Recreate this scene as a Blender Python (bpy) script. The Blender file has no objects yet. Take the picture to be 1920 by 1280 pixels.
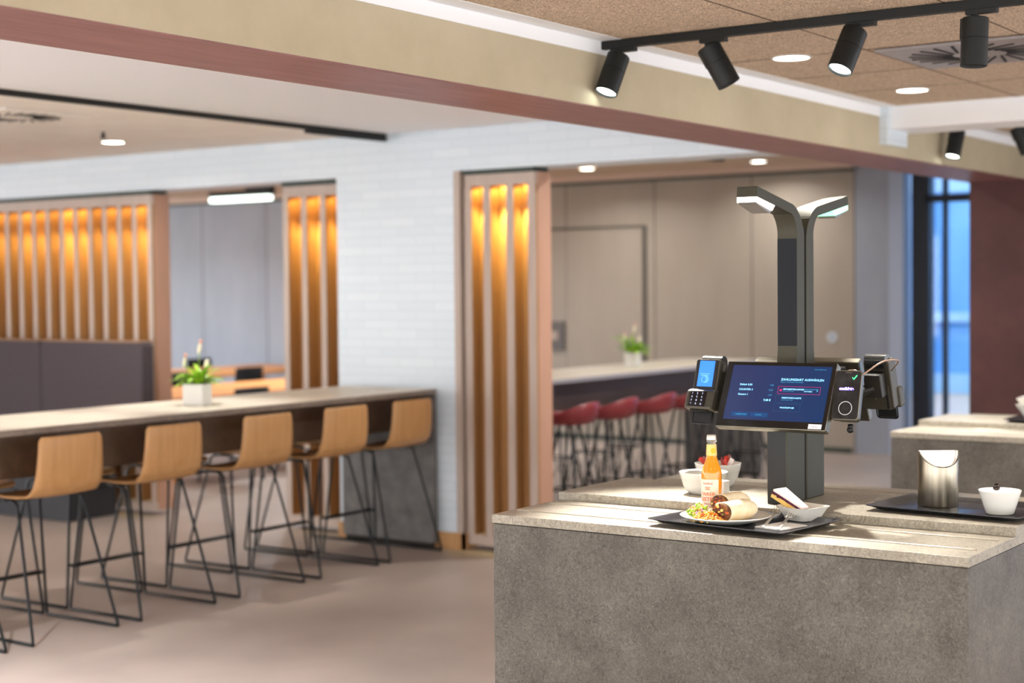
import bpy, bmesh, math, random
from mathutils import Vector, Matrix, Euler
random.seed(7)
PI = math.pi
SC = bpy.context.scene
COL = SC.collection

# ------------------------------------------------------------------ camera
cam_d = bpy.data.cameras.new('camera'); cam = bpy.data.objects.new('camera', cam_d); COL.objects.link(cam)
cam_d.lens = 55.4606; cam_d.sensor_width = 36.0; cam_d.clip_start = .05; cam_d.clip_end = 200
Rt = Vector((0.56885763, -0.82238122, -0.00949302)); Up = Vector((0.03363774, 0.0117319, 0.99936523)); Fw = Vector((0.82174783, 0.56881586, -0.03433682))
M = Matrix.Identity(4)
for i in range(3):
    M[i][0] = Rt[i]; M[i][1] = Up[i]; M[i][2] = -Fw[i]
M[0][3], M[1][3], M[2][3] = 0, 0, 1.70
cam.matrix_world = M
cam_d.dof.use_dof = True; cam_d.dof.focus_distance = 4.85; cam_d.dof.aperture_fstop = 2.0
SC.camera = cam

# ------------------------------------------------------------------ world, exposure
SC.view_settings.view_transform = 'Standard'; SC.view_settings.look = 'None'
SC.view_settings.gamma = 1.0; SC.view_settings.use_curve_mapping = False
SC.view_settings.exposure = 0.42
W = bpy.data.worlds.new('world'); SC.world = W; W.use_nodes = True
nt = W.node_tree; bg = nt.nodes['Background']
tc = nt.nodes.new('ShaderNodeTexCoord'); sx = nt.nodes.new('ShaderNodeSeparateXYZ'); cr = nt.nodes.new('ShaderNodeValToRGB')
nt.links.new(tc.outputs['Generated'], sx.inputs[0]); nt.links.new(sx.outputs['Z'], cr.inputs[0]); nt.links.new(cr.outputs[0], bg.inputs[0])
cr.color_ramp.elements[0].position = 0.0; cr.color_ramp.elements[0].color = (.80, .80, .80, 1)
cr.color_ramp.elements[1].position = 0.6; cr.color_ramp.elements[1].color = (.76, .80, .86, 1)
bg.inputs[1].default_value = 4.1

def area(name, loc, size, power, color=(1, 1, 1), rot=(0, 0, 0), size_y=None, parent=None, shape=None, spread=PI):
    d = bpy.data.lights.new(name, 'AREA'); d.energy = power; d.color = color; d.size = size; d.spread = spread
    if size_y: d.shape = 'RECTANGLE'; d.size_y = size_y
    if shape: d.shape = shape
    o = bpy.data.objects.new(name, d); COL.objects.link(o); o.location = loc; o.rotation_euler = rot
    if parent: o.parent = parent
    return o
def spot(name, loc, target, power, color=(1, 1, 1), angle=50, blend=.5, rad=.035, parent=None):
    d = bpy.data.lights.new(name, 'SPOT'); d.energy = power; d.color = color
    d.spot_size = math.radians(angle); d.spot_blend = blend; d.shadow_soft_size = rad
    o = bpy.data.objects.new(name, d); COL.objects.link(o); o.location = loc
    v = Vector(target) - Vector(loc); o.rotation_euler = v.to_track_quat('-Z', 'Y').to_euler()
    if parent: o.parent = parent
    return o
WARM = (1.0, .86, .66); NEUT = (1.0, .955, .89); COOL = (.86, .93, 1.0)

# ------------------------------------------------------------------ materials
def lin(c):
    return tuple(((x/255)/12.92 if x/255 <= .04045 else ((x/255+.055)/1.055)**2.4) for x in c)
def mat(name, rgb, rough=.5, metal=0., spec=.5, emit=None, es=0., trans=0., ior=1.45, coat=0., alpha=1.):
    m = bpy.data.materials.new(name); m.use_nodes = True
    b = m.node_tree.nodes['Principled BSDF']; c = lin(rgb)
    b.inputs['Base Color'].default_value = (*c, 1); b.inputs['Roughness'].default_value = rough
    b.inputs['Metallic'].default_value = metal; b.inputs['Specular IOR Level'].default_value = spec
    b.inputs['IOR'].default_value = ior; b.inputs['Transmission Weight'].default_value = trans
    b.inputs['Coat Weight'].default_value = coat; b.inputs['Alpha'].default_value = alpha
    if emit is not None:
        b.inputs['Emission Color'].default_value = (*lin(emit), 1); b.inputs['Emission Strength'].default_value = es
    return m
def noisy(name, c1, c2, scale=8., rough=.5, detail=6., stretch=(1, 1, 1), lo=.35, hi=.65, bump=0., bscale=None, spec=.5, metal=0., rvar=0., coat=0.):
    m = mat(name, c1, rough, metal, spec, coat=coat); t = m.node_tree; N = t.nodes; L = t.links; b = N['Principled BSDF']
    co = N.new('ShaderNodeTexCoord'); mp = N.new('ShaderNodeMapping'); mp.inputs['Scale'].default_value = stretch
    L.new(co.outputs['Object'], mp.inputs[0])
    n = N.new('ShaderNodeTexNoise'); n.inputs['Scale'].default_value = scale; n.inputs['Detail'].default_value = detail; n.inputs['Roughness'].default_value = .62
    L.new(mp.outputs[0], n.inputs['Vector'])
    r = N.new('ShaderNodeValToRGB'); r.color_ramp.elements[0].position = lo; r.color_ramp.elements[1].position = hi
    r.color_ramp.elements[0].color = (*lin(c1), 1); r.color_ramp.elements[1].color = (*lin(c2), 1)
    L.new(n.outputs['Fac'], r.inputs[0]); L.new(r.outputs[0], b.inputs['Base Color'])
    if bump:
        n2 = N.new('ShaderNodeTexNoise'); n2.inputs['Scale'].default_value = bscale or scale*4; n2.inputs['Detail'].default_value = 4
        L.new(mp.outputs[0], n2.inputs['Vector'])
        bp = N.new('ShaderNodeBump'); bp.inputs['Strength'].default_value = bump; bp.inputs['Distance'].default_value = .01
        L.new(n2.outputs['Fac'], bp.inputs['Height']); L.new(bp.outputs[0], b.inputs['Normal'])
    if rvar:
        mr = N.new('ShaderNodeMapRange'); mr.inputs[3].default_value = rough-rvar; mr.inputs[4].default_value = rough+rvar
        L.new(n.outputs['Fac'], mr.inputs[0]); L.new(mr.outputs[0], b.inputs['Roughness'])
    return m
def stone(name, c_dark, c_mid, c_light, rough=.55):
    """speckled concrete-look laminate: cloudy patches with fine fibres and pale flecks"""
    m = mat(name, c_mid, rough, spec=.35); t = m.node_tree; N = t.nodes; L = t.links; b = N['Principled BSDF']
    co = N.new('ShaderNodeTexCoord')
    n1 = N.new('ShaderNodeTexNoise'); n1.inputs['Scale'].default_value = 4.5; n1.inputs['Detail'].default_value = 9; n1.inputs['Roughness'].default_value = .75
    n2 = N.new('ShaderNodeTexNoise'); n2.inputs['Scale'].default_value = 42; n2.inputs['Detail'].default_value = 7; n2.inputs['Roughness'].default_value = .7; n2.inputs['Distortion'].default_value = 3.0
    n3 = N.new('ShaderNodeTexNoise'); n3.inputs['Scale'].default_value = 160; n3.inputs['Detail'].default_value = 3; n3.inputs['Distortion'].default_value = 1.5
    for n in (n1, n2, n3): L.new(co.outputs['Object'], n.inputs['Vector'])
    r1 = N.new('ShaderNodeValToRGB'); e = r1.color_ramp.elements
    e[0].position = .33; e[0].color = (*lin(c_dark), 1); e[1].position = .68; e[1].color = (*lin(c_mid), 1)
    L.new(n1.outputs['Fac'], r1.inputs[0])
    mx = N.new('ShaderNodeMix'); mx.data_type = 'RGBA'; mx.blend_type = 'OVERLAY'; mx.inputs[0].default_value = .75
    L.new(r1.outputs[0], mx.inputs[6])
    r2 = N.new('ShaderNodeValToRGB'); r2.color_ramp.elements[0].position = .3; r2.color_ramp.elements[1].position = .7
    r2.color_ramp.elements[0].color = (.17, .17, .17, 1); r2.color_ramp.elements[1].color = (.83, .83, .83, 1)
    L.new(n2.outputs['Fac'], r2.inputs[0]); L.new(r2.outputs[0], mx.inputs[7])
    mx2 = N.new('ShaderNodeMix'); mx2.data_type = 'RGBA'
    r3 = N.new('ShaderNodeValToRGB'); r3.color_ramp.elements[0].position = .60; r3.color_ramp.elements[1].position = .74
    r3.color_ramp.elements[0].color = (0, 0, 0, 1); r3.color_ramp.elements[1].color = (.5, .5, .5, 1)
    L.new(n3.outputs['Fac'], r3.inputs[0]); L.new(r3.outputs[0], mx2.inputs[0])
    L.new(mx.outputs[2], mx2.inputs[6]); mx2.inputs[7].default_value = (*lin(c_light), 1)
    L.new(mx2.outputs[2], b.inputs['Base Color'])
    return m
def wood(name, c1, c2, rough=.45, axis='Z', scale=3.):
    st = {'Z': (9, 9, .6), 'X': (.6, 9, 9), 'Y': (9, .6, 9)}[axis]
    return noisy(name, c1, c2, scale=scale, rough=rough, stretch=st, lo=.3, hi=.7, detail=5)

MT = {}
MT['floor'] = noisy('floor_resin', (154, 141, 133), (175, 162, 153), scale=1.1, rough=.42, detail=8, lo=.3, hi=.7, rvar=.08, spec=.4)
MT['plaster_beige'] = noisy('beige_plaster', (180, 168, 142), (190, 178, 153), scale=4, rough=.8, detail=8, bump=.08, bscale=40)
MT['soffit'] = noisy('redbrown_paint', (130, 88, 86), (150, 106, 104), scale=5, rough=.42, stretch=(.5, 5, 1), detail=8, bump=.15, bscale=10)
MT['pier'] = noisy('dark_red_plaster', (70, 40, 39), (84, 50, 48), scale=3, rough=.7, detail=8)
MT['white_paint'] = mat('white_paint', (242, 243, 246), .7)
MT['tan_panel'] = noisy('tan_ceiling_panel', (236, 228, 218), (244, 237, 228), scale=3, rough=.7)
MT['wall_far'] = noisy('taupe_wall_panel', (160, 150, 138), (168, 158, 146), scale=2, rough=.38, stretch=(1, 1, .3), spec=.5)
MT['wall_far_cool'] = noisy('grey_wall_panel', (146, 153, 166), (158, 164, 176), scale=2, rough=.4, stretch=(1, 1, .3))
MT['joint'] = mat('dark_joint', (90, 86, 80), .6)
MT['cornice'] = mat('cornice_paint', (206, 182, 166), .6)
MT['dark_strip'] = mat('dark_green_metal', (62, 72, 68), .5, .3)
MT['counter'] = stone('counter_laminate', (78, 73, 66), (108, 103, 95), (156, 152, 143), .5)
MT['counter_top'] = stone('counter_top_laminate', (142, 134, 119), (168, 161, 146), (194, 189, 175), .38)
MT['gap'] = mat('shadow_gap', (40, 34, 30), .8)
MT['bar_top'] = noisy('bar_top_laminate', (208, 200, 184), (220, 212, 196), scale=6, rough=.42)
MT['bar_edge'] = noisy('bar_edge_laminate', (118, 104, 94), (134, 120, 108), scale=20, rough=.5)
MT['bar_apron'] = noisy('bar_apron_laminate', (70, 52, 38), (84, 64, 48), scale=14, rough=.5)
MT['bar_side'] = noisy('bar_side_laminate', (88, 84, 82), (112, 108, 104), scale=9, rough=.45)
MT['maple'] = wood('stool_beech', (176, 130, 80), (194, 148, 98), .38, 'Z')
MT['black_metal'] = mat('black_metal', (22, 26, 28), .38, .4)
MT['black_plastic'] = mat('black_plastic', (16, 16, 18), .42)
MT['red_shell'] = mat('red_plastic', (122, 40, 44), .42)
MT['lat_frame'] = wood('pale_oak', (176, 158, 146), (186, 170, 158), .5)
MT['lat_back'] = wood('oak_back', (158, 116, 72), (172, 128, 84), .45)
MT['lat_side'] = wood('oak_side', (184, 142, 118), (192, 150, 126), .5)
MT['fabric'] = noisy('bench_fabric', (80, 72, 76), (90, 82, 86), scale=60, rough=.9, spec=.1, bump=.15, bscale=300)
MT['fabric_top'] = noisy('bench_piping', (150, 122, 104), (160, 132, 112), scale=60, rough=.9, spec=.1)
MT['plinth'] = mat('bench_plinth', (46, 46, 50), .6)
MT['spot'] = mat('spot_black', (20, 22, 22), .5, .1)
MT['lens'] = mat('lamp_lens', (255, 255, 255), .3, emit=(240, 255, 246), es=6)
MT['lens_off'] = mat('lamp_lens_dim', (60, 60, 60), .2)
MT['down'] = mat('downlight_diffuser', (255, 255, 255), .3, emit=(255, 252, 240), es=9)
MT['trimring'] = mat('downlight_ring', (210, 206, 200), .4)
MT['linlamp'] = mat('linear_diffuser', (255, 255, 255), .3, emit=(236, 255, 246), es=2.5)
MT['gun'] = mat('gunmetal', (72, 70, 59), .56, .55)
MT['shell'] = mat('device_shell', (66, 62, 53), .42, .3)
MT['face_reflection'] = mat('painted_reflection', (22, 26, 32), .5, .0, .25)  # dark room's reflection put into the colour
MT['gun_dark'] = mat('gunmetal_dark', (38, 38, 38), .36, .5)
MT['gun_blk'] = mat('device_black', (34, 32, 29), .4, .2)
MT['slit'] = mat('post_slit', (6, 6, 6), .8)
MT['bezel'] = mat('bezel_black', (14, 14, 15), .16, coat=.3)
MT['edge_metal'] = mat('edge_metal', (120, 116, 104), .3, .9)
MT['steel'] = None
MT['porcelain'] = mat('porcelain', (238, 236, 228), .12, coat=.4)
MT['tray'] = noisy('tray_black', (30, 30, 34), (44, 44, 48), scale=90, rough=.22, spec=.6)
MT['napkin'] = mat('napkin_paper', (238, 236, 232), .9)
MT['fork'] = mat('cutlery_steel', (226, 222, 214), .38, .9)
MT['pot'] = mat('pot_ceramic', (226, 224, 220), .35)
MT['leaf'] = noisy('leaf_green', (88, 158, 24), (176, 214, 60), scale=14, rough=.4)
MT['petal'] = mat('petal_white', (240, 232, 206), .5)
MT['bud'] = mat('bud_pink', (222, 158, 136), .5)
MT['soil'] = mat('soil', (60, 46, 34), .9)
MT['glass_win'] = mat('window_glass', (230, 240, 245), .02, trans=1., ior=1.45)
MT['win_frame'] = mat('window_frame', (38, 44, 54), .45, .2)
MT['table_wood'] = wood('orange_beech', (214, 142, 74), (226, 156, 88), .4, 'Y')
MT['vent'] = mat('vent_metal', (166, 160, 160), .4, .3)
MT['vent_slot'] = mat('vent_slot', (26, 24, 24), .7)

def steel():
    m = noisy('brushed_steel', (164, 156, 138), (196, 188, 172), scale=6, rough=.3, metal=1., stretch=(14, 14, .4), lo=.3, hi=.7)
    return m
MT['steel'] = steel()

def brick():
    m = mat('white_glazed_brick', (226, 228, 228), .28); t = m.node_tree; N = t.nodes; L = t.links; b = N['Principled BSDF']
    co = N.new('ShaderNodeTexCoord'); sp = N.new('ShaderNodeSeparateXYZ'); cb = N.new('ShaderNodeCombineXYZ')
    L.new(co.outputs['Object'], sp.inputs[0]); L.new(sp.outputs['Y'], cb.inputs[0]); L.new(sp.outputs['Z'], cb.inputs[1])
    br = N.new('ShaderNodeTexBrick'); L.new(cb.outputs[0], br.inputs['Vector'])
    br.inputs['Scale'].default_value = 1.; br.inputs['Brick Width'].default_value = .30; br.inputs['Row Height'].default_value = .062
    br.inputs['Mortar Size'].default_value = .004; br.inputs['Mortar Smooth'].default_value = .3
    br.inputs['Color1'].default_value = (*lin((210, 221, 230)), 1); br.inputs['Color2'].default_value = (*lin((217, 226, 234)), 1)
    br.inputs['Mortar'].default_value = (*lin((203, 214, 222)), 1)
    L.new(br.outputs['Color'], b.inputs['Base Color'])
    n = N.new('ShaderNodeTexNoise'); n.inputs['Scale'].default_value = 6; L.new(co.outputs['Object'], n.inputs['Vector'])
    ad = N.new('ShaderNodeMath'); ad.operation = 'MULTIPLY_ADD'; ad.inputs[1].default_value = -.6; L.new(br.outputs['Fac'], ad.inputs[0]); L.new(n.outputs['Fac'], ad.inputs[2])
    bp = N.new('ShaderNodeBump'); bp.inputs['Strength'].default_value = .18; bp.inputs['Distance'].default_value = .008
    L.new(ad.outputs[0], bp.inputs['Height']); L.new(bp.outputs[0], b.inputs['Normal'])
    return m
MT['brick'] = brick()

def woodwool():
    m = mat('wood_wool', (150, 116, 88), .85, spec=.2); t = m.node_tree; N = t.nodes; L = t.links; b = N['Principled BSDF']
    co = N.new('ShaderNodeTexCoord')
    n = N.new('ShaderNodeTexNoise'); n.inputs['Scale'].default_value = 55; n.inputs['Detail'].default_value = 5; n.inputs['Distortion'].default_value = 4.
    L.new(co.outputs['Object'], n.inputs['Vector'])
    r = N.new('ShaderNodeValToRGB'); r.color_ramp.elements[0].position = .36; r.color_ramp.elements[1].position = .62
    r.color_ramp.elements[0].color = (*lin((138, 112, 90)), 1); r.color_ramp.elements[1].color = (*lin((244, 224, 200)), 1)
    L.new(n.outputs['Fac'], r.inputs[0]); L.new(r.outputs[0], b.inputs['Base Color'])
    bp = N.new('ShaderNodeBump'); bp.inputs['Strength'].default_value = .6; bp.inputs['Distance'].default_value = .01
    L.new(n.outputs['Fac'], bp.inputs['Height']); L.new(bp.outputs[0], b.inputs['Normal'])
    return m
MT['woodwool'] = woodwool()

# ------------------------------------------------------------------ mesh helpers
class MB:
    def __init__(s): s.bm = bmesh.new()
    def box(s, x0, y0, z0, x1, y1, z1, rot=None, piv=None):
        vs = [s.bm.verts.new((x, y, z)) for x in (x0, x1) for y in (y0, y1) for z in (z0, z1)]
        for f in ((0, 1, 3, 2), (4, 6, 7, 5), (0, 4, 5, 1), (2, 3, 7, 6), (0, 2, 6, 4), (1, 5, 7, 3)):
            s.bm.faces.new([vs[i] for i in f])
        if rot is not None: s._rot(vs, rot, piv or ((x0+x1)/2, (y0+y1)/2, (z0+z1)/2))
        return s
    def _rot(s, vs, rot, piv):
        R = Euler(rot).to_matrix(); p = Vector(piv)
        for v in vs: v.co = R @ (v.co-p) + p
    def rbox(s, cx, cy, cz, sx, sy, sz, r=.005, axis='z', seg=4, rot=None, piv=None):
        """box with rounded vertical (axis) edges"""
        a, b_, c = {'z': (0, 1, 2), 'x': (1, 2, 0), 'y': (0, 2, 1)}[axis]
        S = (sx, sy, sz); hw, hh, hd = S[a]/2, S[b_]/2, S[c]/2; pts = []
        for k, (qx, qy) in enumerate(((1, 1), (-1, 1), (-1, -1), (1, -1))):
            for i in range(seg+1):
                t = (k+i/seg)*PI/2
                pts.append((qx*(hw-r)+r*math.cos(t), qy*(hh-r)+r*math.sin(t)))
        L = []
        for d in (-hd, hd):
            ring = []
            for p in pts:
                v = [0, 0, 0]; v[a] = p[0]; v[b_] = p[1]; v[c] = d
                ring.append(s.bm.verts.new((v[0]+cx, v[1]+cy, v[2]+cz)))
            L.append(ring)
        n = len(pts)
        s.bm.faces.new(L[0]); s.bm.faces.new(L[1])
        for i in range(n): s.bm.faces.new((L[0][i], L[0][(i+1) % n], L[1][(i+1) % n], L[1][i]))
        if rot is not None: s._rot(L[0]+L[1], rot, piv or (cx, cy, cz))
        return s
    def prism(s, pts, a, b_, plane='xz'):
        """polygon in a plane extruded between a and b_ on the third axis"""
        def P(p, t): return {'xz': (p[0], t, p[1]), 'yz': (t, p[0], p[1]), 'xy': (p[0], p[1], t)}[plane]
        A = [s.bm.verts.new(P(p, a)) for p in pts]; B = [s.bm.verts.new(P(p, b_)) for p in pts]; n = len(pts)
        s.bm.faces.new(A); s.bm.faces.new(B)
        for i in range(n): s.bm.faces.new((A[i], A[(i+1) % n], B[(i+1) % n], B[i]))
        return s
    def strip(s, pts, t, y0, y1):
        """ribbon of thickness t following pts in xz, extruded in y"""
        n = len(pts); L = []; R_ = []
        for i, p in enumerate(pts):
            a = Vector(pts[max(i-1, 0)]); b_ = Vector(pts[min(i+1, n-1)]); d = (b_-a).normalized(); nn = Vector((-d.y, d.x))
            tt = t[i] if isinstance(t, (list, tuple)) else t
            L.append((p[0]+nn.x*tt/2, p[1]+nn.y*tt/2)); R_.append((p[0]-nn.x*tt/2, p[1]-nn.y*tt/2))
        rows = [[s.bm.verts.new((q[0], yy, q[1])) for q in (L[i], R_[i])for yy in (y0, y1)] for i in range(n)]
        for i in range(n-1):
            a, b_ = rows[i], rows[i+1]
            s.bm.faces.new((a[0], a[1], b_[1], b_[0])); s.bm.faces.new((a[2], b_[2], b_[3], a[3]))
            s.bm.faces.new((a[0], b_[0], b_[2], a[2])); s.bm.faces.new((a[1], a[3], b_[3], b_[1]))
        for r in (rows[0], rows[-1]): s.bm.faces.new((r[0], r[2], r[3], r[1]))
        return s
    def lathe(s, prof, cx=0, cy=0, cz=0, seg=32, rot=None, sx=1., sy=1.):
        rings = []; allv = []
        for r, z in prof:
            if r < 1e-6: ring = [s.bm.verts.new((cx, cy, cz+z))]
            else: ring = [s.bm.verts.new((cx+r*sx*math.cos(2*PI*i/seg), cy+r*sy*math.sin(2*PI*i/seg), cz+z)) for i in range(seg)]
            rings.append(ring); allv += ring
        for A, B in zip(rings, rings[1:]):
            for i in range(seg):
                j = (i+1) % seg
                if len(A) == 1 and len(B) == 1: break
                if len(A) == 1: s.bm.faces.new((A[0], B[j], B[i]))
                elif len(B) == 1: s.bm.faces.new((A[i], A[j], B[0]))
                else: s.bm.faces.new((A[i], A[j], B[j], B[i]))
        if rot is not None: s._rot(allv, rot, (cx, cy, cz))
        return s
    def cyl(s, p0, p1, r, seg=12, r1=None):
        p0 = Vector(p0); p1 = Vector(p1); d = (p1-p0).normalized(); u = d.orthogonal().normalized(); w = d.cross(u)
        r1 = r if r1 is None else r1
        A = [s.bm.verts.new(p0+(u*math.cos(2*PI*i/seg)+w*math.sin(2*PI*i/seg))*r) for i in range(seg)]
        B = [s.bm.verts.new(p1+(u*math.cos(2*PI*i/seg)+w*math.sin(2*PI*i/seg))*r1) for i in range(seg)]
        s.bm.faces.new(A[::-1]); s.bm.faces.new(B)
        for i in range(seg): s.bm.faces.new((A[i], A[(i+1) % seg], B[(i+1) % seg], B[i]))
        return s
    def tube(s, pts, r, seg=8, closed=False, round_=0.):
        pts = [Vector(p) for p in pts]
        if round_:
            out = []; n = len(pts)
            for i, p in enumerate(pts):
                if not closed and i in (0, n-1): out.append(p); continue
                a = pts[i-1]; b_ = pts[(i+1) % n]
                da = min(round_, (a-p).length*.45); db = min(round_, (b_-p).length*.45)
                pa = p+(a-p).normalized()*da; pb = p+(b_-p).normalized()*db
                for k in range(5):
                    t = k/4; out.append(pa*(1-t)**2+p*2*t*(1-t)+pb*t*t)
            pts = out
        n = len(pts); rings = []; u = None
        for i, p in enumerate(pts):
            if closed: d = (pts[(i+1) % n]-pts[i-1]).normalized()
            else: d = (pts[min(i+1, n-1)]-pts[max(i-1, 0)]).normalized()
            u = d.orthogonal().normalized() if u is None else (u-d*u.dot(d)).normalized()
            w = d.cross(u)
            rings.append([s.bm.verts.new(p+(u*math.cos(2*PI*k/seg)+w*math.sin(2*PI*k/seg))*r) for k in range(seg)])
        rng = range(n) if closed else range(n-1)
        for i in rng:
            A = rings[i]; B = rings[(i+1) % n]
            for k in range(seg): s.bm.faces.new((A[k], A[(k+1) % seg], B[(k+1) % seg], B[k]))
        if not closed: s.bm.faces.new(rings[0][::-1]); s.bm.faces.new(rings[-1])
        return s
    def grid(s, f, nu, nv, closed_u=False):
        V = [[s.bm.verts.new(f(i/(nu if closed_u else nu-1), j/(nv-1))) for j in range(nv)] for i in range(nu)]
        for i in range(nu if closed_u else nu-1):
            for j in range(nv-1):
                s.bm.faces.new((V[i][j], V[(i+1) % nu][j], V[(i+1) % nu][j+1], V[i][j+1]))
        return s
    def blob(s, c, r, sub=2, sc=(1, 1, 1), jit=.0, rot=(0, 0, 0)):
        g = bmesh.ops.create_icosphere(s.bm, subdivisions=sub, radius=r)
        R = Euler(rot).to_matrix()
        for v in g['verts']:
            k = 1+random.uniform(-jit, jit)
            v.co = R @ Vector((v.co.x*sc[0]*k, v.co.y*sc[1]*k, v.co.z*sc[2]*k)) + Vector(c)
        return s
    def build(s, name, m, parent=None, smooth=False, bevel=0., solid=0., subd=0, loc=None, rot=None, bseg=2):
        bmesh.ops.recalc_face_normals(s.bm, faces=s.bm.faces)
        me = bpy.data.meshes.new(name); s.bm.to_mesh(me); s.bm.free()
        o = bpy.data.objects.new(name, me); COL.objects.link(o)
        me.materials.append(m if not isinstance(m, str) else MT[m])
        if parent: o.parent = parent
        if loc: o.location = loc
        if rot: o.rotation_euler = rot
        if solid:
            md = o.modifiers.new('solid', 'SOLIDIFY'); md.thickness = solid; md.offset = 0
        if bevel:
            md = o.modifiers.new('bevel', 'BEVEL'); md.width = bevel; md.segments = bseg; md.limit_method = 'ANGLE'; md.angle_limit = math.radians(40)
        if subd:
            md = o.modifiers.new('subd', 'SUBSURF'); md.levels = subd; md.render_levels = subd
        if smooth:
            for p in me.polygons: p.use_smooth = True
            if smooth != 'all':
                for e in me.edges: pass
                try: me.set_sharp_from_angle(angle=math.radians(40))
                except Exception: pass
        return o
def empty(name, loc=(0, 0, 0), rz=0.):
    o = bpy.data.objects.new(name, None); COL.objects.link(o); o.location = loc; o.rotation_euler = (0, 0, rz); o.empty_display_size = .05
    return o
def tag(o, label, cat=None, group=None):
    o['label'] = label
    if cat: o['category'] = cat
    if group: o['group'] = group
    return o
def st(o): o['kind'] = 'structure'; return o
def kids(o): return [c for c in bpy.data.objects if c.parent == o]
def copy_tree(o, parent=None):
    c = o.copy(); COL.objects.link(c)
    if parent: c.parent = parent
    for ch in kids(o): copy_tree(ch, c)
    return c
def text(body, size, m, parent, mtx, name='lettering', align='LEFT', extr=.0002, shear=0., spacing=1., bold=0.):
    cu = bpy.data.curves.new(name, 'FONT'); cu.body = body; cu.size = size; cu.align_x = align; cu.extrude = extr; cu.shear = shear; cu.space_character = spacing
    cu.offset = bold
    t = bpy.data.objects.new(name, cu); COL.objects.link(t)
    dg = bpy.context.evaluated_depsgraph_get(); dg.update()
    me = bpy.data.meshes.new_from_object(t.evaluated_get(dg)); bpy.data.objects.remove(t)
    me.transform(mtx)
    o = bpy.data.objects.new(name, me); COL.objects.link(o); me.materials.clear(); me.materials.append(MT[m] if isinstance(m, str) else m)
    if parent: o.parent = parent
    return o
def basis(o, x, y):
    x = Vector(x).normalized(); y = Vector(y).normalized(); z = x.cross(y); m_ = Matrix.Identity(4)
    for i in range(3): m_[i][0] = x[i]; m_[i][1] = y[i]; m_[i][2] = z[i]; m_[i][3] = o[i]
    return m_

# ================================================================== SETTING
st(MB().box(-4, -6, -.1, 24, 22, 0).build('floor', 'floor'))
BX, BT = 8.21, 2.728           # brick wall plane, left ceiling
# --- brick wall with its openings (piers and one lintel)
w = MB()
w.box(BX, 3.2, 2.455, BX+.30, 16, 3.05)                        # lintel over the openings
w.box(BX, 6.13, 0, BX+.30, 7.13, 2.455)                        # white pier
w.box(BX, 13.2, 0, BX+.30, 16, 2.455)
st(w.build('wall_front', 'brick'))
st(MB().box(BX-.004, 6.085, .0, BX+.30, 6.13, 2.452).build('trim_1', 'lat_frame'))
st(MB().box(BX-.02, 6.06, 0, BX-.0, 7.135, .105).box(BX-.02, 6.06, 0, BX+.14, 6.084, .105).build('baseboard_front', 'maple'))
# --- far wall
w = MB(); FX = 14.95
w.box(FX, 6.17, 0, FX+.2, 10.75, 3.05)
fw = st(w.build('wall_back', 'wall_far'))
st(MB().box(FX, 10.75, 0, FX+.2, 22, 3.05).build('wall_back_left', 'wall_far_cool'))
st(MB().box(FX, 5.66, 0, FX+.2, 6.17, 3.05).build('wall_back_right', 'wall_far_cool'))  # window light on this wall end is put into the cooler grey
j = MB()
for y in (7.30, 6.17, 8.456, 9.595, 10.75, 11.9, 13.05, 14.185, 15.345, 16.5):
    j.box(FX-.002, y-.006, 0, FX+.01, y+.006, 2.84)
st(j.build('trim_2', 'joint'))
st(MB().box(FX-.06, 6.17, 2.86, FX, 22, 2.93).build('trim_3', 'cornice'))
st(MB().box(FX-.05, 6.17, 2.83, FX, 22, 2.86).box(FX-.02, 6.2, 0, FX, 22, .05).build('trim_4', 'dark_strip'))
d = MB(); d.box(FX-.012, 8.61, .01, FX-.002, 9.59, 2.33)
dd = st(d.build('door_1', 'wall_far', bevel=.003))
d = MB(); d.box(FX-.02, 8.56, 0, FX-.001, 8.60, 2.36); d.box(FX-.02, 8.60, 2.335, FX-.001, 11.0, 2.36)
d.build('door_frame', 'joint', dd)
d = MB(); d.box(FX-.03, 9.62, .985, FX-.001, 9.93, 1.31)
kp = d.build('door_plate', mat('door_plate_grey', (104, 100, 98), .4, .3), dd, bevel=.004)
MB().box(FX-.04, 9.70, 1.10, FX-.03, 9.84, 1.20).build('panel_button', 'lat_frame', kp)
# cool strip by the window
st(MB().box(FX-.03, 5.66, 0, FX+.001, 5.80, 3.0).build('trim_5', mat('pale_blue_jamb', (170, 182, 204), .5)))
# --- window wall right of the far wall
wn = st(MB().box(FX+.05, 5.42, 0, FX+.20, 5.60, 3.05).box(FX+.05, 1.2, 2.49, FX+.18, 5.45, 2.56).box(FX+.05, 1.2, 0, FX+.18, 5.45, .12)
        .box(FX+.08, 5.26, 0, FX+.16, 5.30, 3.05).box(FX+.06, 3.9, 0, FX+.18, 4.0, 3.05).build('window_1', 'win_frame'))
MB().box(FX+.11, 1.2, .12, FX+.125, 5.42, 2.49).build('pane', 'glass_win', wn)
MB().box(FX+.11, 1.2, 2.56, FX+.125, 5.42, 3.05).build('pane', 'glass_win', wn)
# --- pier and beam
BYN, BYF, BZ = 3.245, 3.66, 2.40
st(MB().box(10.93, BYN-.0, 0, 12.2, BYF, BZ+.01).build('wall_right', 'pier'))
st(MB().box(10.93, 0.5, 0, 11.25, BYN, 2.62).build('wall_side', 'pier'))
bm_ = MB().box(-4, BYN, BZ+.004, 14.9, BYF, 3.05)
st(bm_.build('trim_6', 'plaster_beige'))
st(MB().box(-4, BYN+.002, BZ, 14.9, BYF+.001, BZ+.004).box(-4, BYF, BZ, 14.9, BYF+.004, 2.72).build('trim_7', 'soffit'))
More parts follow.
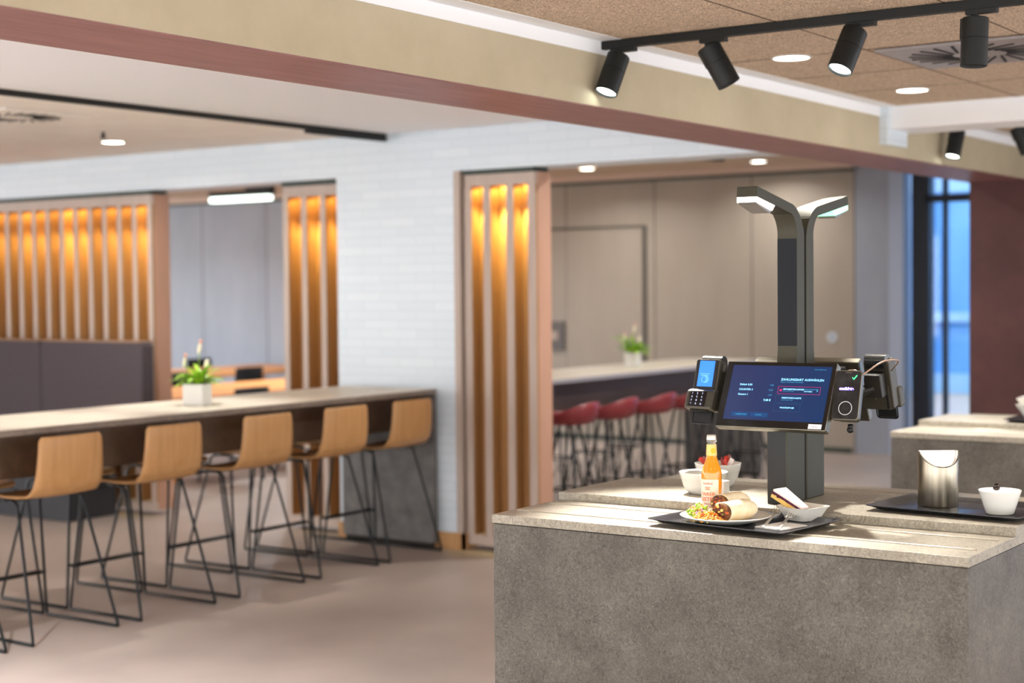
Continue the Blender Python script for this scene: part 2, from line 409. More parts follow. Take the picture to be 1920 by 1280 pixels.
# --- left ceiling
st(MB().box(-4, BYF+.004, BT, BX+.3, 6.66, 3.0).build('ceiling', 'white_paint'))
st(MB().box(-4, 6.66, BT, BX+.3, 16, 3.0).build('ceiling_left', 'tan_panel'))
# --- far room ceiling
st(MB().box(BX+.3, BYF, 2.93, FX+.2, 22, 3.05).build('ceiling_back', 'woodwool'))
# --- right bays : wood wool fields, plaster margins, bulkheads
RZ = 2.66
c = MB()
for x0, x1 in ((-4, 8.26), (8.62, 13.4)):
    c.box(x0, 3.15, RZ-.002, x1, BYN, RZ+.1)
    c.box(x0, BYN-.006, 2.607, x1, BYN, RZ)
c.box(8.22, -6, RZ-.002, 8.26, 3.15, RZ+.1)
c.box(8.62, -6, RZ-.002, 8.70, 3.15, RZ+.1)
c.box(8.26, -6, 2.54, 8.62, BYN, 2.9)                              # bulkhead
st(c.build('trim_8', 'white_paint', bevel=.002))
st(MB().box(-4, -6, RZ, 8.22, 3.15, RZ+.1).box(8.70, -6, RZ, 13.4, 3.15, RZ+.1).build('ceiling_right', 'woodwool'))
j = MB()
for y in (2.50, 1.87, 1.24, .61, -.02): j.box(-2, y-.003, RZ-.001, 8.22, y+.003, RZ+.01)
for x in (6.85, 6.18, 5.45, 4.2, 2.95, 7.5): j.box(x-.003, -3, RZ-.001, x+.003, 3.15, RZ+.01)
st(j.build('trim_9', mat('panel_joint', (70, 52, 38), .9)))
# roof slab so daylight only enters by the openings
st(MB().box(-4, -6, 3.05, 15.15, 22, 3.15).build('ceiling_slab', 'white_paint'))

# ================================================================== LAMPS
def downlight(x, y, z, power, label, r=.075, color=NEUT, group=None, spread=150):
    t = empty('downlight', (x, y, z))
    tag(t, label, 'ceiling light', group)
    MB().lathe([(r+.012, 0), (r+.012, -.004), (r, -.006), (r, 0)], seg=36).build('trim_ring', 'trimring', t, smooth=True)
    MB().lathe([(0, -.003), (r, -.003)], seg=36).build('diffuser', 'down', t)
    if power: area('downlight_lamp', (0, 0, -.012), r*1.6, power, color, shape='DISK', parent=t, spread=math.radians(spread))
    return t
downlight(6.19, 2.835, RZ, 8, 'round recessed downlight in the brown ceiling, between the middle two track spotlights', spread=60)
downlight(7.60, 2.832, RZ, 8, 'round recessed downlight in the brown ceiling, below the square air vent', spread=60)
downlight(7.42, 8.465, BT, 14, 'round recessed downlight in the tan ceiling above the tall bench')
downlight(14.0, 8.72, 2.925, 14, 'recessed downlight in the far brown ceiling, beside the rightmost slatted screen')
downlight(14.37, 6.94, 2.93, 10, 'recessed downlight in the far brown ceiling, near the dark beam and window')

def vent(x, y, z, s, label, mtl):
    t = empty('ceiling_vent', (x, y, z)); tag(t, label, 'air vent')
    MB().box(-s/2, -s/2, -.012, s/2, s/2, -.002).build('vent_plate', mtl, t, bevel=.002)
    sl = MB(); n = 22
    for i in range(n):
        a = 2*PI*i/n; r0, r1 = s*.17, s*.43
        ca, sa = math.cos(a), math.sin(a)
        off = .6
        p0 = Vector((r0*ca, r0*sa)); p1 = Vector((r1*math.cos(a+.5), r1*math.sin(a+.5)))
        d = (p1-p0).normalized(); nn = Vector((-d.y, d.x))*s*.008
        q = [p0+nn, p1+nn, p1-nn, p0-nn]
        sl.prism([(v.x, v.y) for v in q], -.0155, -.012, 'xy')
    sl.build('swirl_slots', 'vent_slot', t)
    return t
vent(6.52, 2.14, RZ, .66, 'square grey swirl air vent in the brown ceiling, behind the last track spotlight', 'vent')
vent(5.95, 7.62, BT, .60, 'swirl air vent in the tan ceiling at the left edge', 'tan_panel')

t = empty('sprinkler', (6.93, 8.0, BT)); tag(t, 'small hanging sprinkler head beside the downlight in the tan ceiling', 'sprinkler')
MB().cyl((0, 0, 0), (0, 0, -.03), .012).cyl((0, 0, -.03), (0, 0, -.04), .02).build('body', 'gun_dark', t)

# right track (along y) with four spotlights
t = empty('lighting_track', (5.33, 2.2, RZ)); tag(t, 'long black lighting track on the brown ceiling holding four spotlights', 'lighting track')
MB().box(-.018, -3.2, -.034, .018, 1.15, -.002).build('rail', 'spot', t, bevel=.002)
MB().box(-.0185, 1.15, -.036, .0185, 1.165, 0).build('end_cap', 'spot', t)
def spotlight(x, y, ztop, tx, ty, lit, label, power, target, ang=46, L_=.165, r=.045, group='black track spotlights over the checkout counter'):
    t = empty('track_spotlight', (x, y, ztop+.03)); tag(t, label, 'spotlight')
    MB().box(-.016, -.075, -.020, .016, .030, -.0045).cyl((0, 0, -.018), (0, 0, -.034), .013).build('adapter', 'spot', t)
    # the can hangs from a joint and tilts
    z0 = -.032; R = Euler((tx, ty, 0)); up = R.to_matrix()
    b = MB(); b.lathe([(0, 0), (r-.003, 0), (r, -.003), (r, -L_*.42), (r-.0015, -L_*.425), (r, -L_*.43), (r, -L_+.002), (r-.003, -L_), (r-.006, -L_+.012)], cz=z0, seg=40, rot=(tx, ty, 0))
    body = b.build('lamp_can', 'spot', t, smooth=True)
    MB().box(-.006, r-.002, -.07, .006, r+.005, .0, rot=(tx, ty, 0), piv=(0, 0, 0)).build('bracket', 'spot', t, loc=(0, 0, z0))
    MB().lathe([(0, -L_+.010), (r-.006, -L_+.010)], cz=z0, seg=32, rot=(tx, ty, 0)).build('lens', 'lens' if lit else 'lens_off', t)
    if power:
        p = up @ Vector((0, 0, -L_-.005)) + Vector((0, 0, z0))
        wp = Vector((x, y, ztop+.03)) + p
        o = spot('spot_beam', p, p+(Vector(target)-wp), power, NEUT, ang, .8, .03, t)
    return t
spotlight(5.33, 3.17, 2.60, .12, .42, True, 'leftmost lit black spotlight on the near ceiling track, tilted toward the counter', 620, (4.36, 2.30, .96), 40)
spotlight(5.33, 2.78, 2.60, -.45, -.22, False, 'second black spotlight from the left on the near track, leaning away and dark', 60, (6.2, 2.4, 0))
spotlight(5.33, 2.195, 2.60, .18, .46, True, 'third black spotlight from the left on the near track, lens glowing white', 190, (4.40, 1.80, .96), 44)
spotlight(5.33, 1.765, 2.60, .02, .04, False, 'rightmost and upright black spotlight on the near ceiling track', 60, (5.2, 1.4, .96))
# second bay
t = empty('lighting_track', (9.2, 2.0, RZ)); tag(t, 'black lighting track hidden behind the white bulkhead holding two far spotlights', 'lighting track')
MB().box(-.018, -3., -.034, .018, 1.2, -.002).build('rail', 'spot', t)
spotlight(9.2, 3.15, 2.60, .10, .30, True, 'small lit black spotlight hanging beyond the white bulkhead', 150, (8.3, 2.4, .96), r=.045)
spotlight(9.2, 2.80, 2.60, -.35, -.2, False, 'small black spotlight at the right edge of the photo beyond the white bulkhead', 0, (9, 2, 0), r=.045)
# left track
t = empty('lighting_track', (8.05, 6.69, BT)); tag(t, 'long thin black lighting track running along the left ceiling above the bar table', 'lighting track')
MB().box(-6, -.018, -.03, .14, .018, 0).build('rail', 'spot', t)
MB().box(-.62, -.022, -.052, .14, .022, -.028).build('track_module', 'spot', t)
for xx in (-5.2, -4.0, -2.8, -1.6, -.4): spot('added_table_spot', (xx, 0, -.036), (xx, 0, -1.6), 90, NEUT, 50, .8, .02, t)  # added spots without visible heads, to brighten the table top
# linear lamp in the far room, seen through the left opening
t = empty('linear_lamp', (12.6, 12.33, 2.745)); tag(t, 'glowing white linear lamp hanging in the room behind the left opening', 'ceiling light')
MB().box(-.045, -.47, -.02, .045, .45, .045).box(-.03, -.49, .045, .03, -.1, .185).build('housing', 'spot', t)
MB().box(-.04, -.44, -.075, .04, .44, -.02).build('diffuser', 'linlamp', t)
t = empty('linear_lamp', (12.85, 6.72, 2.86)); tag(t, 'dark end of a ceiling lamp just below the white lintel, left of the beam', 'ceiling light')
MB().box(-.25, -.05, -.02, .25, .05, .07).build('housing', 'spot', t)

# ================================================================== SLATTED SCREENS
def screen(name_label, ys, y0, y1, slat_w, side, glow, x=BX+.04, depth=.18, wall_side=False):
    """ys : slat centres; y0<y1 extents"""
    t = empty('slatted_screen', (x, (y0+y1)/2, 0)); tag(t, name_label, 'slatted screen')
    cy = (y0+y1)/2; H0 = 2.425
    MB().box(0, y0-cy, H0-.075, depth, y1-cy, H0).build('header', 'lat_frame', t, bevel=.002)
    MB().box(0, y0-cy, .035, depth, y1-cy, .10).build('sill', 'lat_frame', t, bevel=.002)
    s = MB()
    e_ = MB()
    for y in ys:
        s.box(.008, y-slat_w/2-cy, .10, depth*.62, y+slat_w/2-cy, H0-.075); e_.box(0, y-slat_w/2-cy-.0015, .10, .008, y+slat_w/2-cy+.0015, H0-.075)
    s.build('slats', 'lat_back', t); e_.build('slat_edges', 'lat_frame', t)
    MB().box(depth*.62, y0-cy+.001, .10, depth*.62+.02, y1-cy-.001, H0-.075).build('back_panel', 'lat_back', t)
    if side: MB().box(.03, y0-cy-.004, .04, depth+.02, y0-cy+.012, H0-.0).build('end_panel', 'lat_side', t, bevel=.002)
    MB().box(-.012, y0-cy, H0+.004, depth, y1-cy, H0+.028).build('top_rail', 'dark_strip', t)
    ed = sorted(ys)
    for a, b_, g in zip(ed, ed[1:], glow):
        yy = (a+b_)/2-cy
        if g: 
            area('screen_lamp', (depth*.36, yy, H0-.085), depth*.45, g*.25, (1., .66, .18), size_y=(b_-a-slat_w)*.7, parent=t, rot=(0, math.radians(-12), 0))
            spot('screen_spot', (depth*.08, yy, H0-.082), (depth*.62, yy, H0-.47), g*34, (1., .80, .27), 42, 1., .015, t)
    return t
L1 = [10.685, 10.517, 10.348, 10.181, 10.014, 9.843, 9.675, 9.507, 9.341, 9.174, 9.005]
ysl = [round(9.005+.1675*i, 3) for i in range(0, 18)]
screen('long wooden slatted screen glowing amber behind the tall bench, at the left', ysl, 8.985, ysl[-1]+.02, .042, True,
       [1.3, .9, 1.1, .8, 1.5, 1.9, .9, 1.2, 1.4, .8, 1.0, 1.2, .9, 1., 1., 1., 1.], x=BX+.02, depth=.16)
screen('narrow wooden slatted screen with three amber gaps, left of the white brick pier', [7.68, 7.506, 7.33, 7.157], 7.136, 7.705, .045, False, [1.2, 1.6, 1.3], x=BX+.08)
screen('wooden slatted screen with three amber gaps and pink-brown side, right of the white brick pier', [6.035, 5.885, 5.706, 5.540], 5.515, 6.06, .052, True, [1.7, 2.4, 1.6], x=BX+.02, depth=.16)
bpy.data.objects['slatted_screen.002'].location.y += 0

# ================================================================== BENCH
t = empty('bench', (7.9, 10.6, 0)); tag(t, 'tall dark grey upholstered bench in front of the slatted screen', 'bench')
def pad(y0, y1):
    return MB().rbox(8.06-7.9, (y0+y1)/2-10.6, .88, .12, y1-y0, .88, .045, 'x', 5)
pad(8.86, 10.005).build('back_cushion', 'fabric', t, smooth=True, bevel=.012)
pad(10.012, 11.15).build('back_cushion', 'fabric', t, smooth=True, bevel=.012)
pad(11.157, 12.3).build('back_cushion', 'fabric', t, smooth=True, bevel=.012)
MB().box(8.0-7.9, 8.90-10.6, 1.315, 8.15-7.9, 12.3-10.6, 1.327).build('top_piping', 'fabric_top', t, bevel=.004)
MB().rbox(7.80-7.9, 10.75-10.6, .40, .44, 3.0, .14, .03, 'y', 4).build('seat_cushion', 'fabric', t, bevel=.01)
MB().box(7.66-7.9, 9.30-10.6, .0, 8.12-7.9, 12.3-10.6, .33).build('plinth', 'plinth', t)

# ================================================================== BAR TABLES
def bar_table(x0, x1, y0, y1, label, top_m='bar_top', edge='bar_edge', apron='bar_apron', left_panel=False):
    t = empty('bar_table', ((x0+x1)/2, (y0+y1)/2, 0)); tag(t, label, 'table')
    cx, cy = (x0+x1)/2, (y0+y1)/2
    MB().box(x0-cx, y0-cy, 1.008, x1-cx, y1-cy, 1.0385).build('slab', edge, t, bevel=.002)
    MB().box(x0-cx+.001, y0-cy+.001, 1.0385, x1-cx-.001, y1-cy-.001, 1.0405).build('table_surface', top_m, t)
    MB().box(x0-cx+.06, y0-cy+.09, .79, x1-cx-.032, y0-cy+.115, 1.008).box(x0-cx+.06, y1-cy-.115, .79, x1-cx-.032, y1-cy-.09, 1.008).build('apron', apron, t)
    MB().box(x1-cx-.032, y0-cy, .03, x1-cx-.001, y1-cy, 1.008).build('end_panel', 'bar_side', t, bevel=.002)
    MB().box(x1-cx-.028, y0-cy+.02, .0, x1-cx-.005, y1-cy-.02, .03).build('plinth', 'gap', t)
    if left_panel: MB().box(x0-cx, y0-cy, .0, x0-cx+.03, y1-cy, 1.008).build('end_panel', 'bar_side', t)
    return t
bar_table(3.4, 8.185, 6.272, 7.06, 'long high bar table with pale top and dark apron, at the left')
bar_table(8.9, 12.75, 6.13, 6.90, 'high bar table with dark blue-grey apron in the room behind the slatted screen', apron=mat('bar_apron_grey', (66, 52, 46), .6), edge=mat('bar_edge_grey', (150, 146, 150), .5))

# ================================================================== STOOLS
def make_stool():
    t = empty('bar_stool')
    prof = [(-0.173, .998), (-0.174, .94), (-0.170, .87), (-0.162, .80), (-0.146, .75), (-0.115, .716), (-0.070, .698), (-0.010, .692), (0.070, .691), (0.150, .694), (0.210, .697), (0.245, .692), (0.265, .680)]
    def f(u, v):
        k = v*(len(prof)-1); i = min(int(k), len(prof)-2); q = k-i
        y = prof[i][0]*(1-q)+prof[i+1][0]*q; z = prof[i][1]*(1-q)+prof[i+1][1]*q
        hw = .190+.018*min(1, max(0, (1.0-z)/.25)) if y < -.06 else .208-.01*max(0, y)/.26
        # rounded corners at the top of the back and the front of the seat
        e = min((1.0-z)/.03, 1) if y < -.11 else 1
        s = (u-.5)*2
        hw2 = hw-.028*(1-math.sqrt(max(0, 1-(1-max(0, e))**2)))
        e2 = min((.265-y)/.04, 1)
        hw2 -= .03*(1-math.sqrt(max(0, 1-(1-max(0, e2))**2)))
        curve = .012*s*s
        if y < -.08: return (s*hw2, y-.0+curve*1.2, z)
        return (s*hw2, y, z+curve*.6)
    # resample densely for smooth corners
    b = MB(); b.grid(f, 17, 61)
    b.build('seat_shell', 'maple', t, smooth='all', solid=.011)
    for sx in (-1, 1):
        X = sx*.262; T = sx*.20
        MB().tube([(X, -.178, .011), (X, .372, .011)], .0085, 8).build('runner', 'black_metal', t, smooth='all')
        MB().tube([(X, -.170, .011), (X+0, -.178, .018), (T, .0, .672), (T, .06, .682)], .0075, 8, round_=.02).build('leg', 'black_metal', t, smooth='all')
        MB().tube([(X, .364, .011), (X, .372, .018), (T, .335 if True else 0, .640), (T, .12, .682)], .0075, 8, round_=.03).build('leg', 'black_metal', t, smooth='all')
    MB().tube([(-.252, .366, .235), (.252, .366, .235)], .0075, 8).build('footrest', 'black_metal', t, smooth='all')
    MB().tube([(-.2, .06, .682), (.2, .06, .682)], .0075, 8).tube([(-.2, .03, .682), (-.2, .14, .682)], .0075, 8).tube([(.2, .03, .682), (.2, .14, .682)], .0075, 8).build('seat_frame', 'black_metal', t, smooth='all')
    return t
st0 = make_stool()
XS = [4.43, 5.11, 5.79, 6.50, 7.17, 7.81]
order = ['at the left photo edge', 'first whole one from the left', 'second whole one from the left', 'third whole one from the left', 'second from the table end panel', 'nearest the table end panel']
used = False
for row, (yb, rz) in enumerate(((6.335, 0.), (7.105, PI))):
    for i, x in enumerate(XS):
        o = st0 if not used else copy_tree(st0); used = True
        o.location = (x, yb, 0); o.rotation_euler = (0, 0, rz)
        if row == 0: tag(o, 'pale wooden bar stool, ' + order[i], 'stool', 'wooden bar stools on the near side of the long table')
        else: tag(o, 'wooden bar stool beyond the long table, facing the stool ' + order[i], 'stool', 'wooden bar stools on the far side of the long table')

def make_red():
    t = empty('bar_stool')
    def f(u, v):
        a = 2*PI*u; back = max(0, math.cos(a-PI/2*3))  # back toward -y
        rim = .79+.115*back**1.2+.03*(1-back)
        r = .06+(.215-.06)*math.sin(v*PI/2); 
        z = .745+(rim-.745)*(v**3.2)
        if v < .02: r = .02
        return (r*math.cos(a), r*.95*math.sin(a), z)
    MB().grid(f, 36, 12, True).build('seat_shell', 'red_shell', t, smooth='all', solid=.01)
    MB().lathe([(0, .738), (.07, .738), (.07, .745), (0, .746)], seg=20).build('seat_base', 'black_metal', t)
    F = []
    for k in range(4):
        a = PI/4+k*PI/2
        p = Vector((.235*math.cos(a), .235*math.sin(a), .008)); q = Vector((.07*math.cos(a), .07*math.sin(a), .74))
        MB().cyl(q, p, .009, 8).build('leg', 'black_metal', t, smooth='all'); F.append(q.lerp(p, .62))
    MB().tube(F, .007, 8, closed=True).build('footrest', 'black_metal', t, smooth='all')
    m_ = MB()
    for k in range(4):
        a = F[k]; b_ = F[(k+1) % 4]; pa = Vector((a.x*1.35, a.y*1.35, .012)); pb = Vector((b_.x*1.35, b_.y*1.35, .012))
        m_.cyl(a, ((pa+pb)/2), .004, 6).cyl(b_, ((pa+pb)/2), .004, 6)
    m_.build('brace', 'black_metal', t, smooth='all')
    return t
rd = make_red(); used = False
RX = [9.26, 9.80, 10.37, 10.92, 11.47, 12.02]
rl = ['beside the slatted screen', 'second from the slatted screen', 'third from the slatted screen', 'fourth from the slatted screen', 'behind the checkout screen', 'behind the checkout post']
for row, yb in enumerate((5.93, 7.12)):
    for i, x in enumerate(RX):
        o = rd if not used else copy_tree(rd); used = True
        o.location = (x, yb, 0); o.rotation_euler = (0, 0, row*PI)
        if row == 0: tag(o, 'dark red shell bar stool, ' + rl[i], 'stool', 'dark red bar stools on the near side')
        else: tag(o, 'red bar stool beyond the rear bar table, opposite the one ' + rl[i], 'stool', 'dark red bar stools on the far side')

# ================================================================== PLANTS
def plant(x, y, z, label, s=1., seed=1, lean=0.):
    rnd = random.Random(seed)
    t = empty('potted_plant', (x, y, z)); tag(t, label, 'plant')
    w_ = .062*s
    MB().rbox(0, 0, .058*s, 2*w_, 2*w_, .116*s, .014, 'z', 4).build('pot', 'pot', t, bevel=.003, rot=(0, 0, .35))
    MB().box(-w_*.85, -w_*.85, .1165*s, w_*.85, w_*.85, .119*s).build('soil', 'soil', t, rot=(0, 0, .35))
    lf = MB()
    for k in range(46):
        a = rnd.uniform(0, 2*PI); Ln = rnd.uniform(.09, .20)*s*(1.4 if rnd.random() < .16 else 1); el = rnd.uniform(.25, 1.35); wd = rnd.uniform(.013, .022)*s
        base = Vector((rnd.uniform(-.03, .03)*s, rnd.uniform(-.03, .03)*s, .115*s)); d = Vector((math.cos(a), math.sin(a), 0)); side = Vector((-d.y, d.x, 0))
        n = 7; pr_ = []
        p = base.copy(); ang = el
        for i in range(n):
            u = i/(n-1); ww = wd*math.sin(PI*min(1, .12+u*.88))**.8*(1 if i < n-1 else .05)
            pr_.append((lf.bm.verts.new(p+side*ww), lf.bm.verts.new(p-Vector((0, 0, ww*.35))), lf.bm.verts.new(p-side*ww)))
            p = p+(d*math.cos(ang)+Vector((0, 0, 1))*math.sin(ang))*Ln/(n-1); ang -= rnd.uniform(.12, .30)
        for A, B in zip(pr_, pr_[1:]):
            lf.bm.faces.new((A[0], A[1], B[1], B[0])); lf.bm.faces.new((A[1], A[2], B[2], B[1]))
    lf.build('leaves', 'leaf', t, smooth='all')
    for (fx, fy, h, big, tip) in ((.012, -.01, .31, 1.1, True), (-.035, .06, .235, 1., True), (.02, -.055, .225, 1.3, False)):
        fx *= s; fy *= s; h *= s
        MB().tube([(0, 0, .11*s), (fx*.6, fy*.6, h*.7), (fx, fy, h)], .0022*s, 6).build('stem', 'leaf', t, smooth='all')
        fl = MB().blob((fx, fy, h), .018*s*big, 2, (.55, .55, 1.7 if tip else 1.1), rot=(.2, .1, 0)).build('flower', 'petal', t, smooth='all')
        if tip: MB().blob((fx+.004, fy-.006, h+.036*s), .009*s, 2, (1, 1, 1.5)).build('bud', 'bud', fl, smooth='all')
    return t
plant(6.43, 6.66, 1.0405, 'leafy green plant with white flowers in a white square pot on the long bar table', 1.05, 3)
plant(11.2, 6.55, 1.0405, 'small green plant in a white pot on the rear bar table behind the screens', 1.0, 8)

# ================================================================== FAR DINING ROOM (through the left opening)
def dining_table(x, y, lx, ly, label, h=.75):
    t = empty('dining_table', (x, y, 0)); tag(t, label, 'table')
    MB().box(-lx/2, -ly/2, h-.035, lx/2, ly/2, h).build('tabletop', 'table_wood', t, bevel=.003)
    for sx in (-1, 1):
        for sy in (-1, 1): MB().box(sx*(lx/2-.09)-.045, sy*(ly/2-.09)-.045, 0, sx*(lx/2-.09)+.045, sy*(ly/2-.09)+.045, h-.035).build('leg', 'table_wood', t)
    return t
dining_table(11.3, 10.95, 3.4, 1.3, 'orange wooden dining table nearest the left opening, behind the long bar table')
dining_table(12.95, 13.5, 3.6, 1.3, 'orange wooden dining table farther back behind the left opening')
def chair(x, y, rz, label, first=None):
    if first: t = copy_tree(first)
    else:
        t = empty('dining_chair')
        MB().grid(lambda u, v: ((u-.5)*.42, -.2+.03*(2*u-1)**2*-1+.05*(1-v)*0-.04*v, .47+.37*v), 9, 6).build('backrest', 'black_plastic', t, smooth='all', solid=.014)
        MB().rbox(0, 0, .455, .42, .42, .02, .05, 'z').build('seat', 'black_plastic', t)
        for sx in (-1, 1):
            for sy in (-1, 1): MB().cyl((sx*.16, sy*.16, .45), (sx*.2, sy*.2, 0), .012, 8).build('leg', 'black_metal', t)
    t.location = (x, y, 0); t.rotation_euler = (0, 0, rz)
    tag(t, label, 'chair', 'black dining chairs behind the left opening')
    return t
c0 = chair(10.10, 10.05, 0, 'black dining chair at the near orange table, only its back above the bar table top')
chair(11.0, 10.05, 0, 'black dining chair at the near orange table, beside the narrow slatted screen', c0)
chair(12.72, 12.62, 0, 'black dining chair between the two orange tables, right of the plant', c0)
chair(13.75, 12.62, 0, 'black dining chair between the two orange tables, beside the narrow slatted screen', c0)
chair(11.6, 12.62, 0, 'black dining chair between the two orange tables, behind the plant', c0)
chair(14.15, 14.35, PI, 'black dining chair beyond the rear orange table, right of the plant', c0)
chair(12.9, 14.35, PI, 'black dining chair beyond the rear orange table, left of the plant', c0)

# round mark on far wall and outdoors
t = MB().lathe([(0, 0), (.055, 0), (.055, .008), (0, .008)], seg=28, rot=(0, -PI/2, 0)).build('wall_badge', mat('badge_pale', (196, 204, 214), .4), loc=(FX-.001, 6.41, 1.165))
tag(t, 'small round pale badge on the far wall, right of the checkout post', 'sign')
MB().box(-.010, -.008, -.03, -.0085, .008, .03).build('badge_symbol', mat('badge_blue', (110, 130, 160), .5), t)

FAC = noisy('blue_facade', (84, 150, 226), (120, 178, 236), scale=.8, rough=.4, stretch=(1, 1, .3))
f_ = empty('office_building', (24, 6, 0)); tag(f_, 'blue glazed building outside the window', 'building')
MB().box(0, -14, 0, 1, 10, 12).build('facade', FAC, f_)
for k, (yy, ww, colr) in enumerate(((2.35, .22, (96, 206, 206)), (1.95, .16, (176, 170, 220)), (1.55, .3, (130, 176, 232)), (3.3, .12, (60, 100, 170)), (4.2, .2, (110, 170, 230)))):
    MB().box(-.5, yy-ww/2-6+6-.6, 0, -.1, yy+ww/2-.6, 12).build('facade_fin', mat('fin_%d' % k, colr, .5), f_)
MB().box(-.12, -14, 1.1, 0, 10, 1.25).box(-.12, -14, 3.1, 0, 10, 3.5).box(-.12, -14, -.0, 0, 10, .3).build('ledge', mat('ledge_blue', (150, 190, 232), .5), f_)
st(MB().box(15.15, -10, -.1, 30, 22, -.02).build('ground', mat('pavement', (110, 130, 160), .7)))
b = MB(); rnd = random.Random(4)
for k in range(60):
    a = rnd.uniform(0, 2*PI); L_ = rnd.uniform(.3, .8); el = rnd.uniform(.6, 1.4); d_ = Vector((math.cos(a)*math.cos(el), math.sin(a)*math.cos(el), math.sin(el)))
    s_ = Vector((-math.sin(a), math.cos(a), 0))*.03
    p0 = Vector((0, 0, .2)); p1 = p0+d_*L_*.6; p2 = p0+d_*L_+Vector((0, 0, -.05))
    v = [b.bm.verts.new(q) for q in (p0-s_*.4, p0+s_*.4, p1+s_, p2, p1-s_)]
    b.bm.faces.new(v)
sh = empty('shrub', (17.2, 5.05, 0)); tag(sh, 'green leafy plant outside behind the window glass', 'plant')
b.build('leaves', mat('outdoor_leaf', (40, 140, 110), .5), sh)
MB().lathe([(0, 0), (.16, 0), (.2, .22), (0, .2)], seg=20).build('pot', mat('outdoor_pot', (70, 90, 110), .5), sh)

# ================================================================== COUNTERS
def counter(x0, y0, y1, label):
    """double sided checkout counter, x0 = near face"""
    cx, cy = x0+.64, (y0+y1)/2; hx, hy = .64, (y1-y0)/2
    t = empty('checkout_counter', (cx, cy, 0)); tag(t, label, 'counter')
    MB().box(-hx+.003, -hy+.003, 0, hx-.003, hy-.003, .929).build('body', 'counter', t, bevel=.0015)
    MB().box(-hx+.006, -hy+.006, .929, hx-.006, hy-.006, .932).build('shadow_gap', 'gap', t)
    MB().box(-hx, -hy, .932, hx, hy, .960).build('lower_shelf', 'counter_top', t, bevel=.001)
    MB().box(-.235, -hy-.002, .960, .235, hy+.002, .988).build('raised_shelf', 'counter_top', t, bevel=.001)
    for x in (-.52, -.325, .325, .52):
        MB().box(x-.006, -hy+.02, .9585, x+.006, hy-.02, .9635).build('tray_rail', mat('rail_%s' % x, (150, 142, 126), .3, .6) if False else 'rail', t, bevel=.001)
    return t
MT['rail'] = mat('rail_metal', (176, 168, 150), .3, .5)
counter(4.18, 1.40, 2.98, 'large stone-look checkout counter with stepped top in the foreground')
counter(7.55, 1.35, 2.93, 'second stone-look checkout counter farther back at the right')

# ================================================================== KIOSK
K = empty('self_checkout_kiosk', (4.82, 2.195, .988)); tag(K, 'black self checkout kiosk with touch screens and Y-shaped lamp post on the front counter', 'kiosk')
def kiosk_half(sgn):
    """local coords relative to kiosk base centre, built for the side facing -x; mirrored by 180 degree turn"""
    H = empty('kiosk_side'); return H
# post: two mirrored profiles with a dark slit between
pw = .035
for sg in (-1, 1):
    b = MB()
    b.prism([(sg*.008, 0), (sg*.150, 0), (sg*.150, .262), (sg*.008, .262)], -pw, pw)
    b.build('post', 'gun', K, bevel=.004)
    b = MB()
    b.prism([(sg*.150, 0), (sg*.1505, 0), (sg*.1505, .262), (sg*.150, .262)], -pw+.004, pw-.004)
    b.build('post_reflection', 'gun_dark', K)  # dark plate stands in for the room's reflection on the lower post
    # flared neck up to the curved arm
    P0 = []
    def add(x, z, th): P0.append((sg*x, z, th))
    for z in (.262, .30, .36, .40, .44, .47, .50, .54, .60, .70, .80, .86):
        q = max(0., min(1., (.52-z)/.26)); xo = .0655+.075*q**1.7
        add((.008+xo)/2, z, (xo-.008))
    # bend outward
    cx_, cz_, R_ = .036+.105, .86, .105
    a_end = math.radians(66)
    for k in range(1, 13):
        a = a_end*k/12
        th = .0595*(1-.45*k/12)
        add(cx_-R_*math.cos(a), cz_+R_*math.sin(a), th)
    # straight arm, rising slightly
    dx, dz = math.sin(a_end), math.cos(a_end)
    lx, lz = P0[-1][0]*sg, P0[-1][1]
    L_ = .285
    for k in range(1, 5): add(lx+dx*L_*k/4, lz+.40*dz*L_*k/4, .033)
    b = MB(); b.strip([(p[0], p[1]) for p in P0], [p[2] for p in P0], -pw, pw)
    arm = b.build('lamp_arm', 'gun', K, bevel=.002)
    MB().box(min(sg*.0655, sg*.0667), -pw+.001, .512, max(sg*.0655, sg*.0667), pw-.001, .862).build('arm_reflection', 'face_reflection', arm)  # reflection of the dark room, painted as a plate on the broad face
    # light bar wrapped under the arm tip
    ex, ez = P0[-1][0], P0[-1][1]; sx_ = P0[-3][0]; sz_ = P0[-3][1]
    m_ = mat('light_bar_white' if sg < 0 else 'light_bar_green', (250, 250, 250), .3, emit=(255, 236, 220) if sg < 0 else (60, 255, 170), es=2.6 if sg < 0 else 1.1)
    a0 = (sx_, sz_-.0165); a1 = (ex, ez-.0165)
    MB().prism([a0, a1, (a1[0], a1[1]-.017), (a0[0]+sg*.02, a0[1]-.017)], -pw+.001, pw-.001).build('light_bar', m_, arm)
    MB().prism([(a0[0]+sg*.02, a0[1]-.018), (a1[0], a1[1]-.017), (a1[0]-sg*.012, a1[1]-.024), (a0[0]+sg*.03, a0[1]-.025)], -pw+.004, pw-.004).build('lamp_lens_cover', mat('lens_grey', (120, 116, 110), .3, .2), arm)
    MB().lathe([(0, -.004), (.012, -.004), (.012, 0), (0, 0)], cx=ex-sg*.045, cz=a1[1]-.022, seg=20).build('camera_eye', 'gun_blk', arm)
MB().box(-.0085, -pw+.004, .001, .0085, pw-.004, .90).build('post_slit', 'slit', K)  # black filler stands in for the shade inside the open slit

